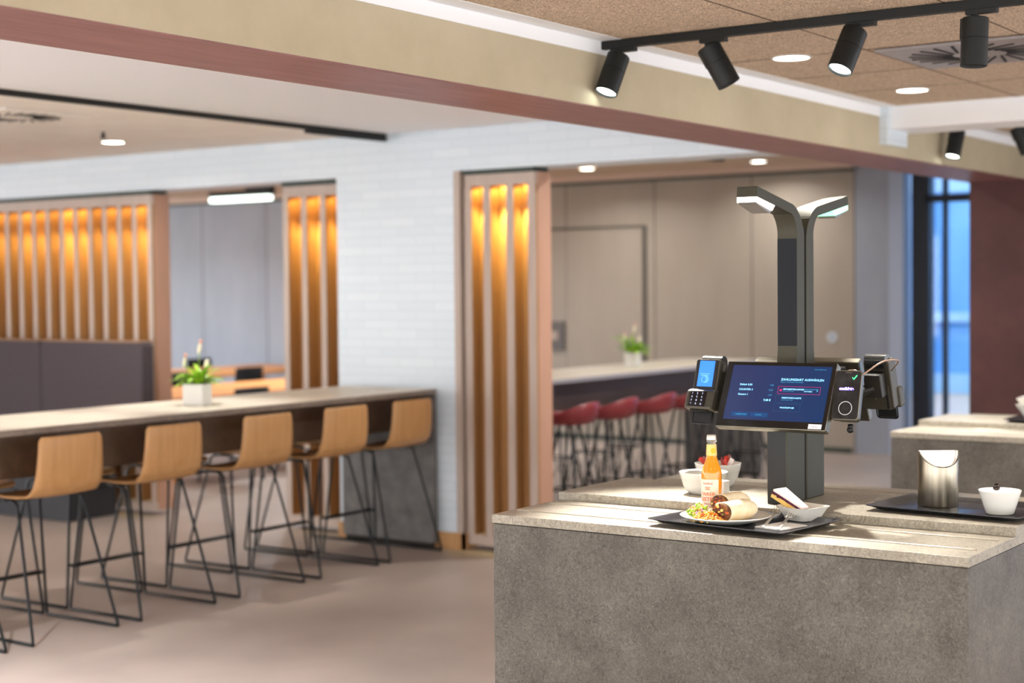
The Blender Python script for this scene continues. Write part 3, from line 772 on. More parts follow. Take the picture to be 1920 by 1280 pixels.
MT['screen_blue'] = None
def screen_mat():
    m = mat('screen_blue', (10, 20, 40), .12, emit=(18, 44, 86), es=1.); t_ = m.node_tree; N = t_.nodes; L = t_.links; b = N['Principled BSDF']
    co = N.new('ShaderNodeTexCoord'); sp = N.new('ShaderNodeSeparateXYZ'); L.new(co.outputs['Generated'], sp.inputs[0])
    r = N.new('ShaderNodeValToRGB'); r.color_ramp.elements[0].position = .1; r.color_ramp.elements[1].position = .8
    r.color_ramp.elements[0].color = (*lin((6, 44, 88)), 1); r.color_ramp.elements[1].color = (*lin((34, 46, 88)), 1)
    L.new(sp.outputs['Y'], r.inputs[0]); L.new(r.outputs[0], b.inputs['Emission Color'])
    b.inputs['Base Color'].default_value = (.004, .006, .012, 1)
    return m
MT['screen_blue'] = screen_mat()
MT['txt'] = mat('screen_text', (60, 90, 110), .4, emit=(150, 222, 255), es=1.3)
MT['txt_dim'] = mat('screen_text_dim', (20, 60, 90), .4, emit=(70, 160, 205), es=.8)
MT['txt_vdim'] = mat('screen_line', (10, 40, 60), .4, emit=(30, 84, 120), es=.8)
MT['pink'] = mat('screen_pink', (120, 20, 60), .4, emit=(200, 50, 110), es=.9)
MT['panel_dim'] = mat('screen_button', (10, 30, 60), .3, emit=(16, 62, 110), es=.9)

def devices(front):
    """monitor + two side devices as children of K. front=True faces the camera; else rotated by 180 degrees."""
    S = 1 if front else -1
    R = Matrix.Identity(4) if front else Matrix.Rotation(PI, 4, 'Z')
    def fin(o):   # bake the half turn for the rear set
        if not front: o.data.transform(R)
        return o
    T = math.radians(26)
    # monitor plane: centre, local axes u (to the right in view = -y), v (up along the tilt)
    C = Vector((-.232, -.035, .362)); u = Vector((0, -1, 0)); v = Vector((math.sin(T), 0, math.cos(T))); n = u.cross(v)
    def Mx(a, b_, d=0.): return C+u*a+v*b_+n*d
    def slab(a0, b0, a1, b1, d0, d1, name, m, parent, bevel=0.):
        b = MB(); vs = [b.bm.verts.new(Mx(a, bb, d)) for a in (a0, a1) for bb in (b0, b1) for d in (d0, d1)]
        for f in ((0, 1, 3, 2), (4, 6, 7, 5), (0, 4, 5, 1), (2, 3, 7, 6), (0, 2, 6, 4), (1, 5, 7, 3)): b.bm.faces.new([vs[i] for i in f])
        return fin(b.build(name, m, parent, bevel=bevel))
    W2, H2 = .190, .114
    mon = slab(-W2, -H2, W2, H2, -.032, 0, 'monitor', 'edge_metal', K, .004)
    slab(-W2+.002, -H2+.002, W2-.002, H2-.002, .0, .0015, 'bezel', 'bezel', mon)
    slab(-.166, -.088, .176, .100, .0015, .0022, 'screen', 'screen_blue', mon)
    slab(-.11, -.07, .11, .07, -.060, -.032, 'monitor_back', 'gun_dark', mon, .006)
    b = MB(); p = Mx(0, -.01, -.055); b.cyl(p, (-.06, p.y, p.z-.01), .022, 12); fin(b.build('monitor_bracket', 'gun_dark', mon))
    if front:
        def tx(s_, x, y, size, m, bold=0.0, align='LEFT'):
            o = Mx(x, y, .0026); return text(s_, size, m, mon, basis(o, u, v), 'lettering', align, .0001, 0., 1.05, bold)
        # coordinates on the screen: x -.166...176, y -.088...100
        tx('ZAHLUNGSART AUSWÄHLEN', .010, .050, .0105, 'txt', .0002)
        tx('SELECT PAYMENT METHOD', .010, .0425, .006, 'txt_dim')
        for s_, y in (('Einfach 0,50', .030), ('COUNTER 3', .013), ('Dessert 1', -.004)): tx(s_, -.130, y, .0085, 'txt', .00015)
        for s_, y in (('1,00', .030), ('4,50', .013), ('1,90', -.004)): tx(s_, -.012, y, .0075, 'txt_dim', 0, 'RIGHT')
        tx('7,40 €', -.012, -.022, .009, 'txt', .0003, 'RIGHT')
        def rect(x0, y0, x1, y1, m, t_=.0007):
            b = MB()
            for (a0, b0, a1, b1) in ((x0, y0, x1, y0+t_), (x0, y1-t_, x1, y1), (x0, y0, x0+t_, y1), (x1-t_, y0, x1, y1)):
                vs = [b.bm.verts.new(Mx(a, bb, .0026)) for a, bb in ((a0, b0), (a1, b0), (a1, b1), (a0, b1))]; b.bm.faces.new(vs)
            b.build('button_outline', m, mon)
        def fill(x0, y0, x1, y1, m):
            b = MB(); vs = [b.bm.verts.new(Mx(a, bb, .0024)) for a, bb in ((x0, y0), (x1, y0), (x1, y1), (x0, y1))]; b.bm.faces.new(vs); b.build('button', m, mon)
        rect(.006, .004, .150, .030, 'pink', .0009)
        tx('MITARBEITERAUSWEIS', .024, .018, .0068, 'txt', .0002); tx('EMPLOYEE ID CARD', .024, .012, .004, 'txt_dim')
        tx('ZAHLUNG MIT DEM', .096, .0195, .005, 'txt_dim', .0001); tx('GUTHABEN', .096, .0125, .005, 'txt', .0001); tx('>', .138, .0135, .008, 'txt')
        b = MB(); q = Mx(.016, .0165, .0024); b.lathe([(0, 0), (.0042, 0)], seg=18); dsk = b.build('button_icon', 'pink', mon)
        dsk.data.transform(basis(q, u, v))
        rect(.004, -.026, .095, .000, 'txt_vdim'); tx('KREDIT/GIRO-KARTE', .024, -.0115, .0068, 'txt', .0002); tx('CREDIT/DEBIT CARD', .024, -.018, .004, 'txt_dim')
        rect(.002, -.055, .093, -.030, 'txt_vdim'); tx('WHATSAPP-QR', .024, -.045, .0068, 'txt', .0002)
        fill(-.140, -.078, -.078, -.062, 'panel_dim'); tx('× ABBRECHEN', -.128, -.072, .0062, 'txt_dim', .0001)
        fill(-.074, -.078, -.012, -.062, 'panel_dim'); tx('• IN BAR', -.058, -.072, .0062, 'txt_dim', .0001)
        tx('Kasse Selfcheckout', .118, .088, .005, 'txt_dim')
        slab(.132, -H2+.004, .176, -H2+.020, .0015, .0024, 'sticker', mat('white_sticker', (250, 244, 246), .5), mon)
        tx('i-kasse', .140, -H2+.009, .008, mat('sticker_print', (170, 160, 170), .6))
    # ---- card reader on the left side (towards +y)
    def dev(cx, cy, cz, tilt, yaw):
        Rm = Matrix.Rotation(yaw, 4, 'Z') @ Matrix.Rotation(tilt, 4, 'Y')
        Tm = Matrix.Translation((cx, cy, cz)) @ Rm
        def put(b, name, m, parent, **kw):
            o = b.build(name, m, parent, **kw); o.data.transform(Tm); return fin(o)
        return put, Tm
    # local device coords: face looks to -x, width y, height z
    put, Tm = dev(-.215, .223, .388, math.radians(16), math.radians(-5))
    cr_ = put(MB().rbox(.022, 0, 0, .050, .092, .168, .008, 'x', 4), 'card_reader', 'shell', K, bevel=.004)
    put(MB().rbox(-.0035, .0, .033, .003, .080, .098, .004, 'x', 3), 'reader_bezel', 'bezel', cr_)
    rs = bpy.data.materials.get('reader_screen') or mat('reader_screen', (10, 40, 90), .2, emit=(62, 142, 250), es=1.05)
    put(MB().box(-.0062, -.029, -.008, -.0052, .029, .078), 'reader_screen', rs, cr_)
    put(MB().box(-.0068, -.016, .034, -.0064, .022, .0348).box(-.0068, -.010, .029, -.0064, .018, .0298), 'screen_line', 'txt', cr_)
    ic = MB()
    for r_ in (.005, .009): 
        ic.tube([(-.0066, r_*math.cos(a), .016+r_*math.sin(a)) for a in [PI*.5+PI*k/10*1.1-.2 for k in range(11)]], .0005, 5)
    ic.tube([(-.0066, .014*math.cos(a), .016+.011*math.sin(a)) for a in [2*PI*k/24 for k in range(24)]], .0004, 5, closed=True)
    put(ic, 'contactless_symbol', 'txt', cr_)
    kp_ = put(MB().prism([(-.030, -.086), (-.004, -.090), (.010, -.090), (.010, -.018), (-.010, -.018), (-.024, -.026)], -.052, .052), 'keypad_housing', 'shell', cr_, bevel=.006)
    put(MB().prism([(-.0262, -.028), (-.0318, -.080), (-.0288, -.080), (-.0232, -.028)], -.026, .036), 'keypad', 'bezel', cr_)
    if front:
        kx = -.0318
        for r_ in range(4):
            for c_ in range(3):
                s_ = ['1', '2', '3', '4', '5', '6', '7', '8', '9', '*', '0', '#'][r_*3+c_]
                yy = .026-.019*c_; zz = -.0385-.0118*r_
                o = Vector((-.0268+(zz+.028)*.108, yy, zz))
                text(s_, .0085, mat('key_print', (200, 214, 240), .5, emit=(150, 170, 220), es=.5) if 'key_print' not in bpy.data.materials else bpy.data.materials['key_print'], cr_, Tm @ basis(o, (0, -1, 0), (0, 0, 1)), 'key_numeral', 'CENTER', .0002)
    put(MB().box(-.022, -.032, -.0925, .0, .032, -.0895), 'card_slot', 'slit', cr_)
    put(MB().box(.047, -.03, -.03, .09, .03, .05).cyl((.08, 0, 0), (.20, -.16, -.02), .014, 10), 'reader_mount', 'gun_blk', cr_, bevel=.003)
    put(MB().box(.02, -.047, .05, .035, -.0465, .075), 'side_sticker', mat('side_label_%d' % S, (110, 106, 100), .5), cr_)
    put(MB().box(.01, -.034, -.125, .012, .034, -.08), 'hook_plate', 'gun_dark', cr_)
    put(MB().tube([(.012, .038, -.08), (.012, .038, -.128), (.012, -.038, -.128), (.012, -.038, -.08)], .0026, 8, round_=.012), 'wire_hook', 'black_metal', cr_, smooth='all')
    # back shell details, seen on the rear unit
    put(MB().box(.047, -.078, -.084, .051, .036, .000), 'back_plate', 'shell', cr_, bevel=.001)
    put(MB().box(.0505, .024, -.078, .0518, .030, -.012).box(.0505, -.03, -.014, .0518, .030, -.008), 'plate_groove', 'slit', cr_)
    put(MB().lathe([(0, 0), (.0016, 0), (0, .001)], cx=.052, cy=-.010, cz=-.005, seg=10).lathe([(0, 0), (.0016, 0), (0, .001)], cx=.052, cy=-.010, cz=-.045, seg=10).blob((.052, -.010, -.005), .0017, 1).blob((.052, -.014, -.045), .0017, 1), 'screws', mat('screw_%d' % S, (220, 216, 206), .25, 1.), cr_)
    put(MB().cyl((.030, -.040, .082), (.030, .034, .082), .021, 24), 'paper_roll_cover', mat('smoke_cover_%d' % S, (62, 62, 60), .25, .3), cr_, smooth=True)
    put(MB().box(.048, .0, .062, .056, .03, .072).box(.048, -.034, .062, .056, -.010, .072).tube([(.05, .03, .06), (.062, .032, .088), (.06, .012, .092), (.054, .006, .066)], .002, 6, round_=.01), 'connectors', 'black_plastic', cr_)
    # ---- validator (right side, towards -y)
    put, Tm = dev(-.215, -.268, .368, math.radians(17), math.radians(3))
    vd = put(MB().rbox(.010, 0, 0, .022, .086, .158, .009, 'x', 4), 'badge_scanner', 'edge_metal', K, bevel=.002)
    put(MB().rbox(-.0015, 0, 0, .002, .080, .152, .008, 'x', 4), 'scanner_glass', noisy('scanner_glass_%d' % S, (30, 30, 32), (58, 58, 60), scale=30, rough=.2, lo=.4, hi=.8), vd)
    put(MB().tube([(-.003, .021*math.cos(a), -.042+.021*math.sin(a)) for a in [2*PI*k/36 for k in range(36)]], .0009, 6, closed=True), 'touch_ring', mat('ring_white_%d' % S, (210, 210, 210), .4, emit=(200, 200, 205), es=.5), vd, smooth='all')
    put(MB().box(-.0032, -.010, .070, -.0026, .010, .0725), 'speaker_slot', 'edge_metal', vd)
    if front:
        text('confidate', .0125, mat('led_violet', (180, 160, 255), .4, emit=(120, 96, 255), es=6.), vd, Tm @ basis(Vector((-.003, .002, .016)), (0, -1, 0), (0, 0, 1)), 'lettering', 'CENTER', .0003, bold=.0006)
        ck = MB().tube([(-.003, -.014, .056), (-.003, -.0185, .050), (-.003, -.028, .063)], .0014, 6)
        put(ck, 'check_mark', mat('led_green', (60, 255, 120), .4, emit=(60, 255, 130), es=2.5), vd)
    put(MB().rbox(.045, .006, -.012, .045, .07, .12, .01, 'x', 3), 'scanner_mount', 'shell', vd, bevel=.004)
    put(MB().cyl((.06, .0, -.01), (.20, .14, -.01), .014, 10), 'mount_arm', 'gun_blk', vd)
    put(MB().cyl((.045, -.006, -.083), (.045, -.006, -.098), .009, 14).blob((.045, -.006, -.1), .011, 2), 'thumb_screw', 'gun_dark', vd, smooth='all')
    put(MB().tube([(.02, -.02, .072), (.022, -.018, .086), (.03, .02, .088), (.05, .03, .06)], .0016, 6, round_=.02), 'cable', mat('cable_tan_%d' % S, (150, 126, 112), .4), vd, smooth='all')
devices(True); devices(False)
MB().box(-.09, -.14, .36, .09, .15, .44).build('yoke', 'gun_dark', K, bevel=.006)
MB().tube([(-.19, -.31, .43), (-.15, -.36, .475), (.0, -.36, .47), (.10, -.29, .43)], .0026, 8, round_=.05).build('cable', mat('cable_copper', (170, 140, 124), .35, .3), K, smooth='all')

# ================================================================== TABLEWARE
def tray(x, y, z, lx, ly, rz, label):
    t = empty('serving_tray', (x, y, z), rz); tag(t, label, 'tray')
    b = MB(); pr_ = []
    lv = [(.0, .0, .0), (.012, .012, .001), (.022, .022, .004), (.048, .050, .0165), (.050, .052, .0185)]   # in from outside
    rings = [(lx/2-.040, ly/2-.040, .002), (lx/2-.030, ly/2-.030, .004), (lx/2-.008, ly/2-.008, .0150), (lx/2, ly/2, .0165), (lx/2, ly/2, .0185), (lx/2-.010, ly/2-.010, .0175), (lx/2-.032, ly/2-.032, .0065), (lx/2-.042, ly/2-.042, .0045)]
    R_ = []
    for (a, c_, zz) in rings:
        pts = []; r = .018
        for k, (qx, qy) in enumerate(((1, 1), (-1, 1), (-1, -1), (1, -1))):
            for i in range(5):
                th = (k+i/4)*PI/2; pts.append(b.bm.verts.new((qx*(a-r)+r*math.cos(th), qy*(c_-r)+r*math.sin(th), zz)))
        R_.append(pts)
    n = len(R_[0])
    for A, B in zip(R_, R_[1:]):
        for i in range(n): b.bm.faces.new((A[i], A[(i+1) % n], B[(i+1) % n], B[i]))
    b.bm.faces.new(R_[0][::-1]); b.bm.faces.new(R_[-1])
    b.build('tray_body', 'tray', t, smooth=True)
    return t
TZ = .9640
tray(4.375, 2.165, TZ, .36, .49, math.radians(-7), 'black serving tray with the meal on the front edge of the counter')
tray(4.835, 1.64, .9885, .35, .50, math.radians(-5), 'black serving tray under the steel bin on the raised shelf')
TS = TZ+.0048
# plate
PX, PY = 4.365, 2.225
pl = MB().lathe([(0, .004), (.06, .0035), (.075, .0), (.085, .001), (.138, .021), (.141, .0235), (.136, .0245), (.095, .009), (.085, .0065), (0, .006)], seg=64).build('dinner_plate', 'porcelain', smooth='all', loc=(PX, PY, TS))
tag(pl, 'round white dinner plate holding the halved wrap on the front tray', 'plate')
# wraps: two halves, cut faces towards the camera-left
MT['tortilla'] = noisy('tortilla', (238, 206, 150), (250, 236, 204), scale=22, rough=.6, detail=5, lo=.35, hi=.6)
MT['filling'] = noisy('filling_dark', (58, 30, 22), (150, 92, 40), scale=90, rough=.5, detail=3, bump=.6, bscale=220)
def wrap(x, y, z, rz, pitch, L_, r, label, seed):
    rnd = random.Random(seed)
    t = empty('wrap_half', (x, y, z)); tag(t, label, 'food')
    t.rotation_euler = (0, pitch, rz)
    # axis along +x, cut face at x=0 looking to -x
    pf = []
    n = 10
    def f(u, v):
        a = 2*PI*u; xx = L_*v; rr = r*(1-.0*v)*(math.sqrt(max(0.02, 1-max(0, (v-.62)/.38)**2)))
        rr *= 1+.03*math.sin(3*a+5*v)
        return (xx, rr*math.cos(a)*1.12, rr*math.sin(a)*.9)
    MB().grid(f, 32, 18, True).build('tortilla', 'tortilla', t, smooth='all', solid=.003)
    b = MB(); b.lathe([(0, 0), (r*.93, 0), (r*.93, .02), (0, .02)], seg=28, rot=(0, -PI/2, 0), sx=.9, sy=1.1)
    b.build('filling', 'filling', t, loc=(.010, 0, 0))
    for k, (c_, nm, cnt) in enumerate((((120, 160, 40), 'cucumber', 4), ((240, 220, 120), 'cheese', 4), ((200, 90, 40), 'pepper', 5), ((96, 40, 30), 'bean', 12))):
        m_ = bpy.data.materials.get('filling_'+nm) or mat('filling_'+nm, c_, .4)
        b = MB()
        for i in range(cnt):
            a = rnd.uniform(0, 2*PI); q = r*.75*math.sqrt(rnd.random())
            b.blob((-.010, q*math.cos(a)*1.1, q*math.sin(a)*.9), rnd.uniform(.004, .0085), 1, (.6, rnd.uniform(.7, 1.4), rnd.uniform(.6, 1.1)), .1)
        b.build(nm, m_, t, smooth='all')
    return t
wrap(4.305, 2.205, TS+.039, math.radians(-14), math.radians(0), .150, .033, 'halved wrap lying in front on the plate, dark filling with cucumber facing out', 2)
wrap(4.405, 2.262, TS+.050, math.radians(-16), math.radians(0), .120, .032, 'halved wrap behind the other one on the plate, showing its cut side', 5)
# rice / salad heap : uncountable
def heap(name, label, cat, x, y, z, R_, h, cols, n, seed, parts=None):
    rnd = random.Random(seed); t = None
    o = empty(name, (x, y, z)); tag(o, label, cat)
    for k, (c_, fr, sz) in enumerate(cols):
        b = MB(); m_ = noisy('%s_mix_%d' % (name, k), c_, tuple(min(255, int(v*1.12)) for v in c_), scale=60, rough=.45)
        for i in range(int(n*fr)):
            a = rnd.uniform(0, 2*PI); q = math.sqrt(rnd.random()); zz = h*(1-q*q)*rnd.uniform(.4, 1)
            b.blob((R_*q*math.cos(a)*.8, R_*q*math.sin(a), zz), sz*rnd.uniform(.6, 1.2), 1, (rnd.uniform(.5, 1.3), rnd.uniform(.5, 1.3), rnd.uniform(.4, .8)), .1, (rnd.random(), rnd.random(), rnd.random()*3))
        p = b.build(['sauce', 'grain', 'onion', 'herb', 'pepper'][k % 5], m_, o, smooth='all'); p['kind'] = 'stuff'
    return o
heap('salad', 'small heap of mixed salad with onion and herbs at the left of the plate', 'food', 4.375, 2.318, TS+.012, .050, .040,
     [((236, 196, 110), .3, .006), ((244, 222, 170), .25, .004), ((214, 160, 190), .12, .006), ((150, 190, 60), .16, .007), ((196, 110, 60), .12, .004)], 260, 3)
heap('rice', 'orange rice and sauce spread in front of the wraps on the plate', 'food', 4.285, 2.240, TS+.014, .056, .024,
     [((236, 160, 50), .35, .006), ((250, 200, 110), .5, .004), ((230, 190, 120), .1, .005), ((210, 90, 30), .08, .006)], 320, 4)
# cake dish
def sqdish(name, x, y, z, w0, w1, h, rz, label, th=.004, nest=0):
    t = empty(name, (x, y, z), rz)
    tag(t, label, 'dish')
    b = MB(); R_ = []
    for (a, zz, r) in ((w0/2, 0, .018), (w0/2+.006, .002, .02), (w1/2-.004, h-.004, .026), (w1/2, h, .026), (w1/2-th, h, .026), (w0/2, .008, .02), (w0/2-.01, .006, .018)):
        pts = []
        for k, (qx, qy) in enumerate(((1, 1), (-1, 1), (-1, -1), (1, -1))):
            for i in range(5):
                th_ = (k+i/4)*PI/2; pts.append(b.bm.verts.new((qx*(a-r)+r*math.cos(th_), qy*(a-r)+r*math.sin(th_), zz)))
        R_.append(pts)
    n = len(R_[0])
    for A, B in zip(R_, R_[1:]):
        for i in range(n): b.bm.faces.new((A[i], A[(i+1) % n], B[(i+1) % n], B[i]))
    b.bm.faces.new(R_[0][::-1]); b.bm.faces.new(R_[-1])
    b.build('bowl_body', 'porcelain', t, smooth=True)
    return t
DX, DY = 4.525, 2.040
sqdish('dessert_dish', DX, DY, TS, .072, .135, .045, math.radians(-20), 'square white dish with the cake slice on the front tray')
t = empty('cake_slice', (DX+.012, DY+.042, TS+.047)); tag(t, 'slice of cake with dark berry layer and white topping resting in the square dish', 'cake')
t.rotation_euler = (math.radians(28), math.radians(-6), math.radians(-10)); t.scale = (.92, .88, .9)
def wedge(z0, z1, name, m, tx=.0):
    MB().prism([(-.030, .072), (.030, .060), (.008+tx, -.062), (-.022, -.055)], z0, z1, 'xy').build(name, m, t, bevel=.002)
wedge(-.010, .006, 'sponge', noisy('cake_sponge', (236, 190, 96), (246, 212, 130), scale=60, rough=.8))
wedge(.006, .015, 'berry_layer', noisy('cake_berry', (66, 16, 44), (120, 40, 80), scale=110, rough=.35, bump=.5, bscale=120))
wedge(.015, .024, 'topping', noisy('cake_topping', (250, 226, 222), (255, 244, 240), scale=40, rough=.5))
b = MB(); rnd = random.Random(3)
for k in range(16): b.blob((-.031+.010*k/16, .068-.12*k/16, .010+rnd.uniform(-.003, .003)), rnd.uniform(.003, .0052), 1, jit=.1)
b.build('berries', mat('berry', (74, 18, 52), .3), t, smooth='all')
# napkin and forks
nz = TS
nk = MB().box(-.068, -.048, 0, .062, .050, .0022).box(-.067, -.046, .0022, .060, .049, .0040).build('napkin', 'napkin', loc=(4.365, 2.035, nz), rot=(0, 0, math.radians(-14)), bevel=.0006)
tag(nk, 'folded white paper napkin under the forks on the front tray', 'napkin')
def fork(x, y, z, rz, label):
    t = empty('fork', (x, y, z), rz); tag(t, label, 'fork', 'steel forks on the napkin'); t.rotation_euler = (0, math.radians(-6), rz)
    MB().strip([(-.10, .002), (-.06, .001), (.0, .002), (.03, .004), (.045, .004)], [.0022]*5, -.0045, .0045).build('handle', 'fork', t, bevel=.0008)
    MB().strip([(.044, .004), (.055, .001), (.066, -.0005)], [.0018]*3, -.0125, .0125).build('fork_head', 'fork', t, bevel=.0006)
    for k in range(4):
        yy = -.0108+.0072*k
        MB().strip([(.065, -.0005), (.08, .001), (.095, .006), (.107, .012)], [.0018, .0018, .0015, .001], yy-.0016, yy+.0016).build('tine', 'fork', t)
    return t
fork(4.400, 2.090, nz+.013, math.radians(12), 'steel fork beside the plate rim, left one of two')
fork(4.380, 2.032, nz+.013, math.radians(12), 'steel fork on the napkin in front of the cake dish, right one of two')

# bottle
MT['juice'] = mat('orange_tea', (246, 150, 24), .08, spec=.6, coat=.5)
MT['bglass'] = mat('bottle_glass', (240, 238, 226), .05, trans=.85, ior=1.45)
MT['label'] = mat('bottle_label', (250, 236, 214), .5)
MT['orange_ink'] = mat('orange_ink', (232, 110, 40), .5)
MT['lemon'] = mat('lemon_print', (250, 196, 40), .5)
bt = empty('tea_bottle', (4.530, 2.358, TS)); bt.scale = (1.07, 1.07, 1.06); tag(bt, 'orange iced tea glass bottle with white label standing on the front tray', 'bottle')
BR = .0305
MB().lathe([(0, .002), (BR-.004, 0), (BR, .004), (BR, .118), (BR-.001, .126), (BR-.005, .140), (.0195, .156), (.0155, .172), (.0145, .185), (.0138, .205)], seg=40).build('drink', 'juice', bt, smooth='all')
MB().lathe([(.0139, .204), (.0135, .214), (.0150, .216), (.0150, .220), (.0132, .222), (.0132, .232), (0, .232)], seg=32).build('bottle_neck', 'bglass', bt, smooth='all')
MB().lathe([(.0150, .222), (.0146, .226), (.0138, .2345), (.0125, .2365), (0, .237)], seg=24).build('crown_cap', mat('crown_cap', (236, 226, 214), .3, .3), bt, smooth='all')
def arcpatch(r0f, a0, a1, z0, z1, name, m, parent, n=24):
    def f(u, v): a = a0+(a1-a0)*u; z = z0+(z1-z0)*v; r = r0f(z); return (r*math.cos(a), r*math.sin(a), z)
    return MB().grid(f, n, 6).build(name, m, parent, smooth='all')
# viewing direction from bottle to camera
va = math.atan2(-2.362, -4.53)
lab = arcpatch(lambda z: BR+.0004, va-1.75, va+.72, .010, .103, 'front_label', 'label', bt, 36)
nl = arcpatch(lambda z: .0156-(z-.172)*.055+.0010, va-1.6, va+1.6, .174, .208, 'neck_label', mat('neck_label', (252, 214, 130), .5), bt, 28)
def curved_text(s_, size, z, a_c, m, parent, bold=0., r=BR+.0009):
    o = text(s_, size, m, parent, Matrix.Identity(4), 'lettering', 'CENTER', .0001, bold=bold)
    for v in o.data.vertices:
        a = a_c + v.co.x/r; zz = v.co.y; rr = r+v.co.z
        v.co = Vector((rr*math.cos(a), rr*math.sin(a), z+zz))
    return o
ac = va-.42
curved_text('voelkel', .0115, .088, ac, mat('label_red_ink', (206, 84, 60), .5), lab)
curved_text('FAIRER', .0150, .054, ac, 'orange_ink', lab, .0002)
curved_text('EISTEE', .0165, .038, ac, 'orange_ink', lab, .0003)
curved_text('Pfirsich', .0085, .027, ac, 'orange_ink', lab)
curved_text('Zitrone', .0085, .018, ac, 'orange_ink', lab)
arcpatch(lambda z: BR+.0007, ac-.26, ac+.26, .072, .081, 'label_box', 'orange_ink', lab, 8)
curved_text('BIOTEE', .0070, .0742, ac, mat('label_box_text', (252, 236, 214), .5), lab, .0002, BR+.0012)
def disc_on(r, a_c, z_c, rad, m, name, parent, sz=1.):
    b = MB(); 
    def f(u, v): t_ = 2*PI*u; return ((r)*math.cos(a_c+rad*v*math.cos(t_)/r), (r)*math.sin(a_c+rad*v*math.cos(t_)/r), z_c+rad*v*math.sin(t_)*sz)
    b.grid(f, 20, 4, True); return b.build(name, m, parent, smooth='all')
disc_on(BR+.0008, va+.42, .030, .011, 'lemon', 'lemon_print', lab)
disc_on(.0163, va+.35, .189, .0085, 'lemon', 'lemon_print', nl)
# bowls on the raised shelf
ZT = .988
def bowl(x, y, r, h, label, name='bowl'):
    t = empty(name, (x, y, ZT)); tag(t, label, 'bowl')
    MB().lathe([(0, .003), (r*.45, .003), (r*.47, 0), (r*.52, .0), (r*.60, .004), (r*.72, h*.16), (r*.83, h*.38), (r*.92, h*.70), (r*.935, h*.71), (r*.985, h*.97), (r, h), (r*.965, h), (r*.89, h*.70), (r*.79, h*.36), (r*.55, .012), (0, .010)], seg=56).build('bowl_body', 'porcelain', t, smooth='all')
    return t
bowl(4.800, 2.530, .084, .075, 'white bowl behind the left of the bottle, filled with white sachets')
bowl(4.985, 2.570, .083, .085, 'white bowl to the right of the bottle filled with red sachets')
sugar = ('red sachet', 'red paper sachet standing in the right bowl behind the bottle')
def sachet(x, y, z, rx, ry, rz, m, label, group, L_=.055, W_=.016):
    b = MB()
    def f(u, v): 
        t_ = math.sin(PI*v)**.5*.0022*math.sin(PI*u)
        return ((u-.5)*W_, t_, (v-.5)*L_)
    b.grid(f, 5, 9).grid(lambda u, v: ((u-.5)*W_, -math.sin(PI*v)**.5*.0022*math.sin(PI*u), (v-.5)*L_), 5, 9)
    o = b.build('sugar_sachet', m, smooth='all', loc=(x, y, z), rot=(rx, ry, rz)); tag(o, label, 'sachet', group)
    return o
RED = mat('sachet_red', (176, 48, 34), .4); WHT = mat('sachet_white', (240, 234, 226), .5); BRN = mat('sachet_brown', (140, 60, 36), .4)
rnd = random.Random(12)
for k in range(14):
    a = 2*PI*k/14; q = .045
    col = [RED, WHT, RED, BRN, RED][k % 5]
    nm_ = {RED: 'red', WHT: 'white', BRN: 'brown'}[col]
    sachet(4.985+q*math.cos(a), 2.575+q*math.sin(a), ZT+.072+rnd.uniform(0, .018), rnd.uniform(-.5, .5), rnd.uniform(.4, 1.0)*(1 if k % 2 else -1), a, col,
           nm_+' paper sachet among those standing in the right bowl behind the bottle', nm_+' sachets in the right bowl')
for k in range(9):
    a = 2*PI*k/9; q = .035
    sachet(4.80+q*math.cos(a), 2.53+q*math.sin(a), ZT+.058, PI/2+rnd.uniform(-.3, .3), rnd.uniform(-.2, .2), a*1.7, WHT,
           'white paper sachet lying in the left bowl behind the bottle', 'white sachets in the left bowl', .05, .02)
t = empty('square_cup', (4.70, 2.412, ZT)); tag(t, 'small plain white container half hidden behind the bottle', 'cup')
MB().rbox(0, 0, .031, .045, .045, .062, .006, 'z').build('cup_body', 'porcelain', t, bevel=.001)
# steel bin
t = empty('table_bin', (4.880, 1.742, .9933)); t.scale = (1.05, 1.05, 1.03); t.location.y -= .007; tag(t, 'brushed steel table bin with slanted swing lid on the rear tray', 'bin')
r = .061
MB().lathe([(0, 0), (r-.003, 0), (r-.001, .004), (r-.001, .108), (0, .108)], seg=64).build('bin_body', 'steel', t, smooth=True)
b = MB(); n = 64; low = []; top = []; inn = []; aa = math.radians(-30)
for i in range(n):
    a = 2*PI*i/n; c_, s_ = math.cos(a), math.sin(a)
    low.append(b.bm.verts.new((r*c_, r*s_, .108)))
    zt_ = .172-.80*abs(r*math.cos(a-math.radians(-146)))
    top.append(b.bm.verts.new((r*c_, r*s_, zt_))); inn.append(b.bm.verts.new(((r-.003)*c_, (r-.003)*s_, zt_-.003)))
for i in range(n):
    k = (i+1) % n
    b.bm.faces.new((low[i], low[k], top[k], top[i])); b.bm.faces.new((top[i], top[k], inn[k], inn[i]))
b.build('bin_hood', 'steel', t, smooth=True)
nd = Vector((math.cos(math.radians(-146)), math.sin(math.radians(-146)), 0)); sd = Vector((-nd.y, nd.x, 0))
for sg in (1, -1):
    b = MB(); r2 = r-.003
    def f(u, v):
        x_ = r2*v; w_ = math.sqrt(max(1e-6, r2*r2-x_*x_))
        p = nd*(sg*x_)+sd*((u-.5)*2*w_); return (p.x, p.y, .171-.80*x_)
    b.grid(f, 12, 14).build('lid_flap', mat('lid_steel', (230, 224, 214), .35, .9) if sg > 0 else 'steel', t, smooth='all', solid=.001)
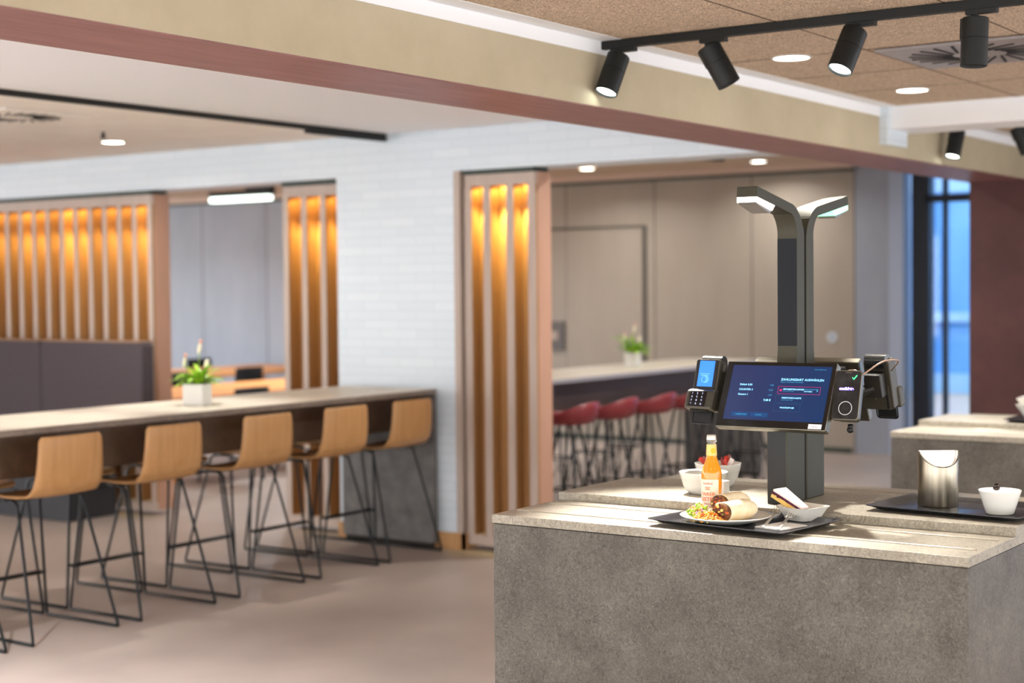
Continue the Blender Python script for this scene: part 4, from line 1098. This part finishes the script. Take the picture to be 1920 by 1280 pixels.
# sauce bowl with shaker in it
t = empty('condiment_bowl', (4.805, 1.514, .9933)); t.scale = (1.06, 1.06, 1.0); tag(t, 'tapered white bowl on the rear tray, right of the steel bin', 'bowl')
MB().lathe([(0, .004), (.032, .004), (.034, 0), (.038, 0), (.040, .003), (.060, .070), (.0605, .073), (.058, .073), (.038, .008), (0, .007)], seg=48).build('bowl_body', 'porcelain', t, smooth='all')
MB().lathe([(0, .0), (.054, .0)], cz=.062, seg=36).build('sugar_fill', mat('sugar', (248, 244, 240), .8), t)
t = empty('metal_scoop', (4.785, 1.512, 1.064)); tag(t, 'small dark metal clip standing on the rim of the tapered bowl', 'utensil')
MB().blob((-.02, 0, .012), .011, 2, (1, 1, .7)).cyl((-.02, 0, .012), (-.02, 0, .026), .0055, 12).cyl((-.02, 0, .012), (.02, .01, .004), .003, 8).build('scoop_head', mat('dark_chrome', (70, 62, 58), .15, 1.), t, smooth='all')
# second counter bowls
t2 = sqdish('serving_bowl', 8.19, 2.36, .992, .13, .24, .085, .1, 'square white serving bowl on the second counter at the right edge')
sqdish('serving_bowl', 8.19, 2.36, 1.034, .13, .235, .075, .1, 'square white serving bowl stacked on top of another on the second counter')['label'] = 'upper white serving bowl, stacked inside another on the second counter'
MB()
tr2 = tray(8.17, 2.28, .9885, .34, .46, 0, 'dark tray under the stacked white bowls on the second counter')

# ================================================================== added unseen downlights that brighten the rooms
for k, (x, y, p) in enumerate(((3.0, 5.2, 75), (1.2, 4.9, 50), (2.6, 7.6, 40), (2.2, 9.4, 40))):
    downlight(x, y, BT, p, ['added recessed downlight above the aisle, out of view', 'added recessed downlight above the aisle near the beam, out of view', 'added recessed downlight in the tan ceiling, out of view at the left', 'added recessed downlight in the tan ceiling above the bench, out of view'][k], spread=100, color=(.97, .97, 1.))
for k, (x, y) in enumerate(((1.5, 1.2), (3.2, -.8), (1.0, -2.2), (6.8, .6))):
    downlight(x, y, RZ, 26, 'added unseen downlight in the brown ceiling, behind or right of the camera', group='added unseen downlights of the right bay')
for k, (x, y) in enumerate(((10.5, 9.0), (11.5, 5.2), (12.3, 15.0), (12.3, 11.0), (10.0, 13.0), (9.3, 4.5))):  # added lamps to lighten the far room and the right screen's side
    downlight(x, y, 2.93, (26, 26, 70, 60, 60, 40)[k], 'added recessed downlight in the far brown ceiling, hidden by the lintel', color=COOL if 1 < k < 5 else NEUT, group='added hidden downlights of the far room')
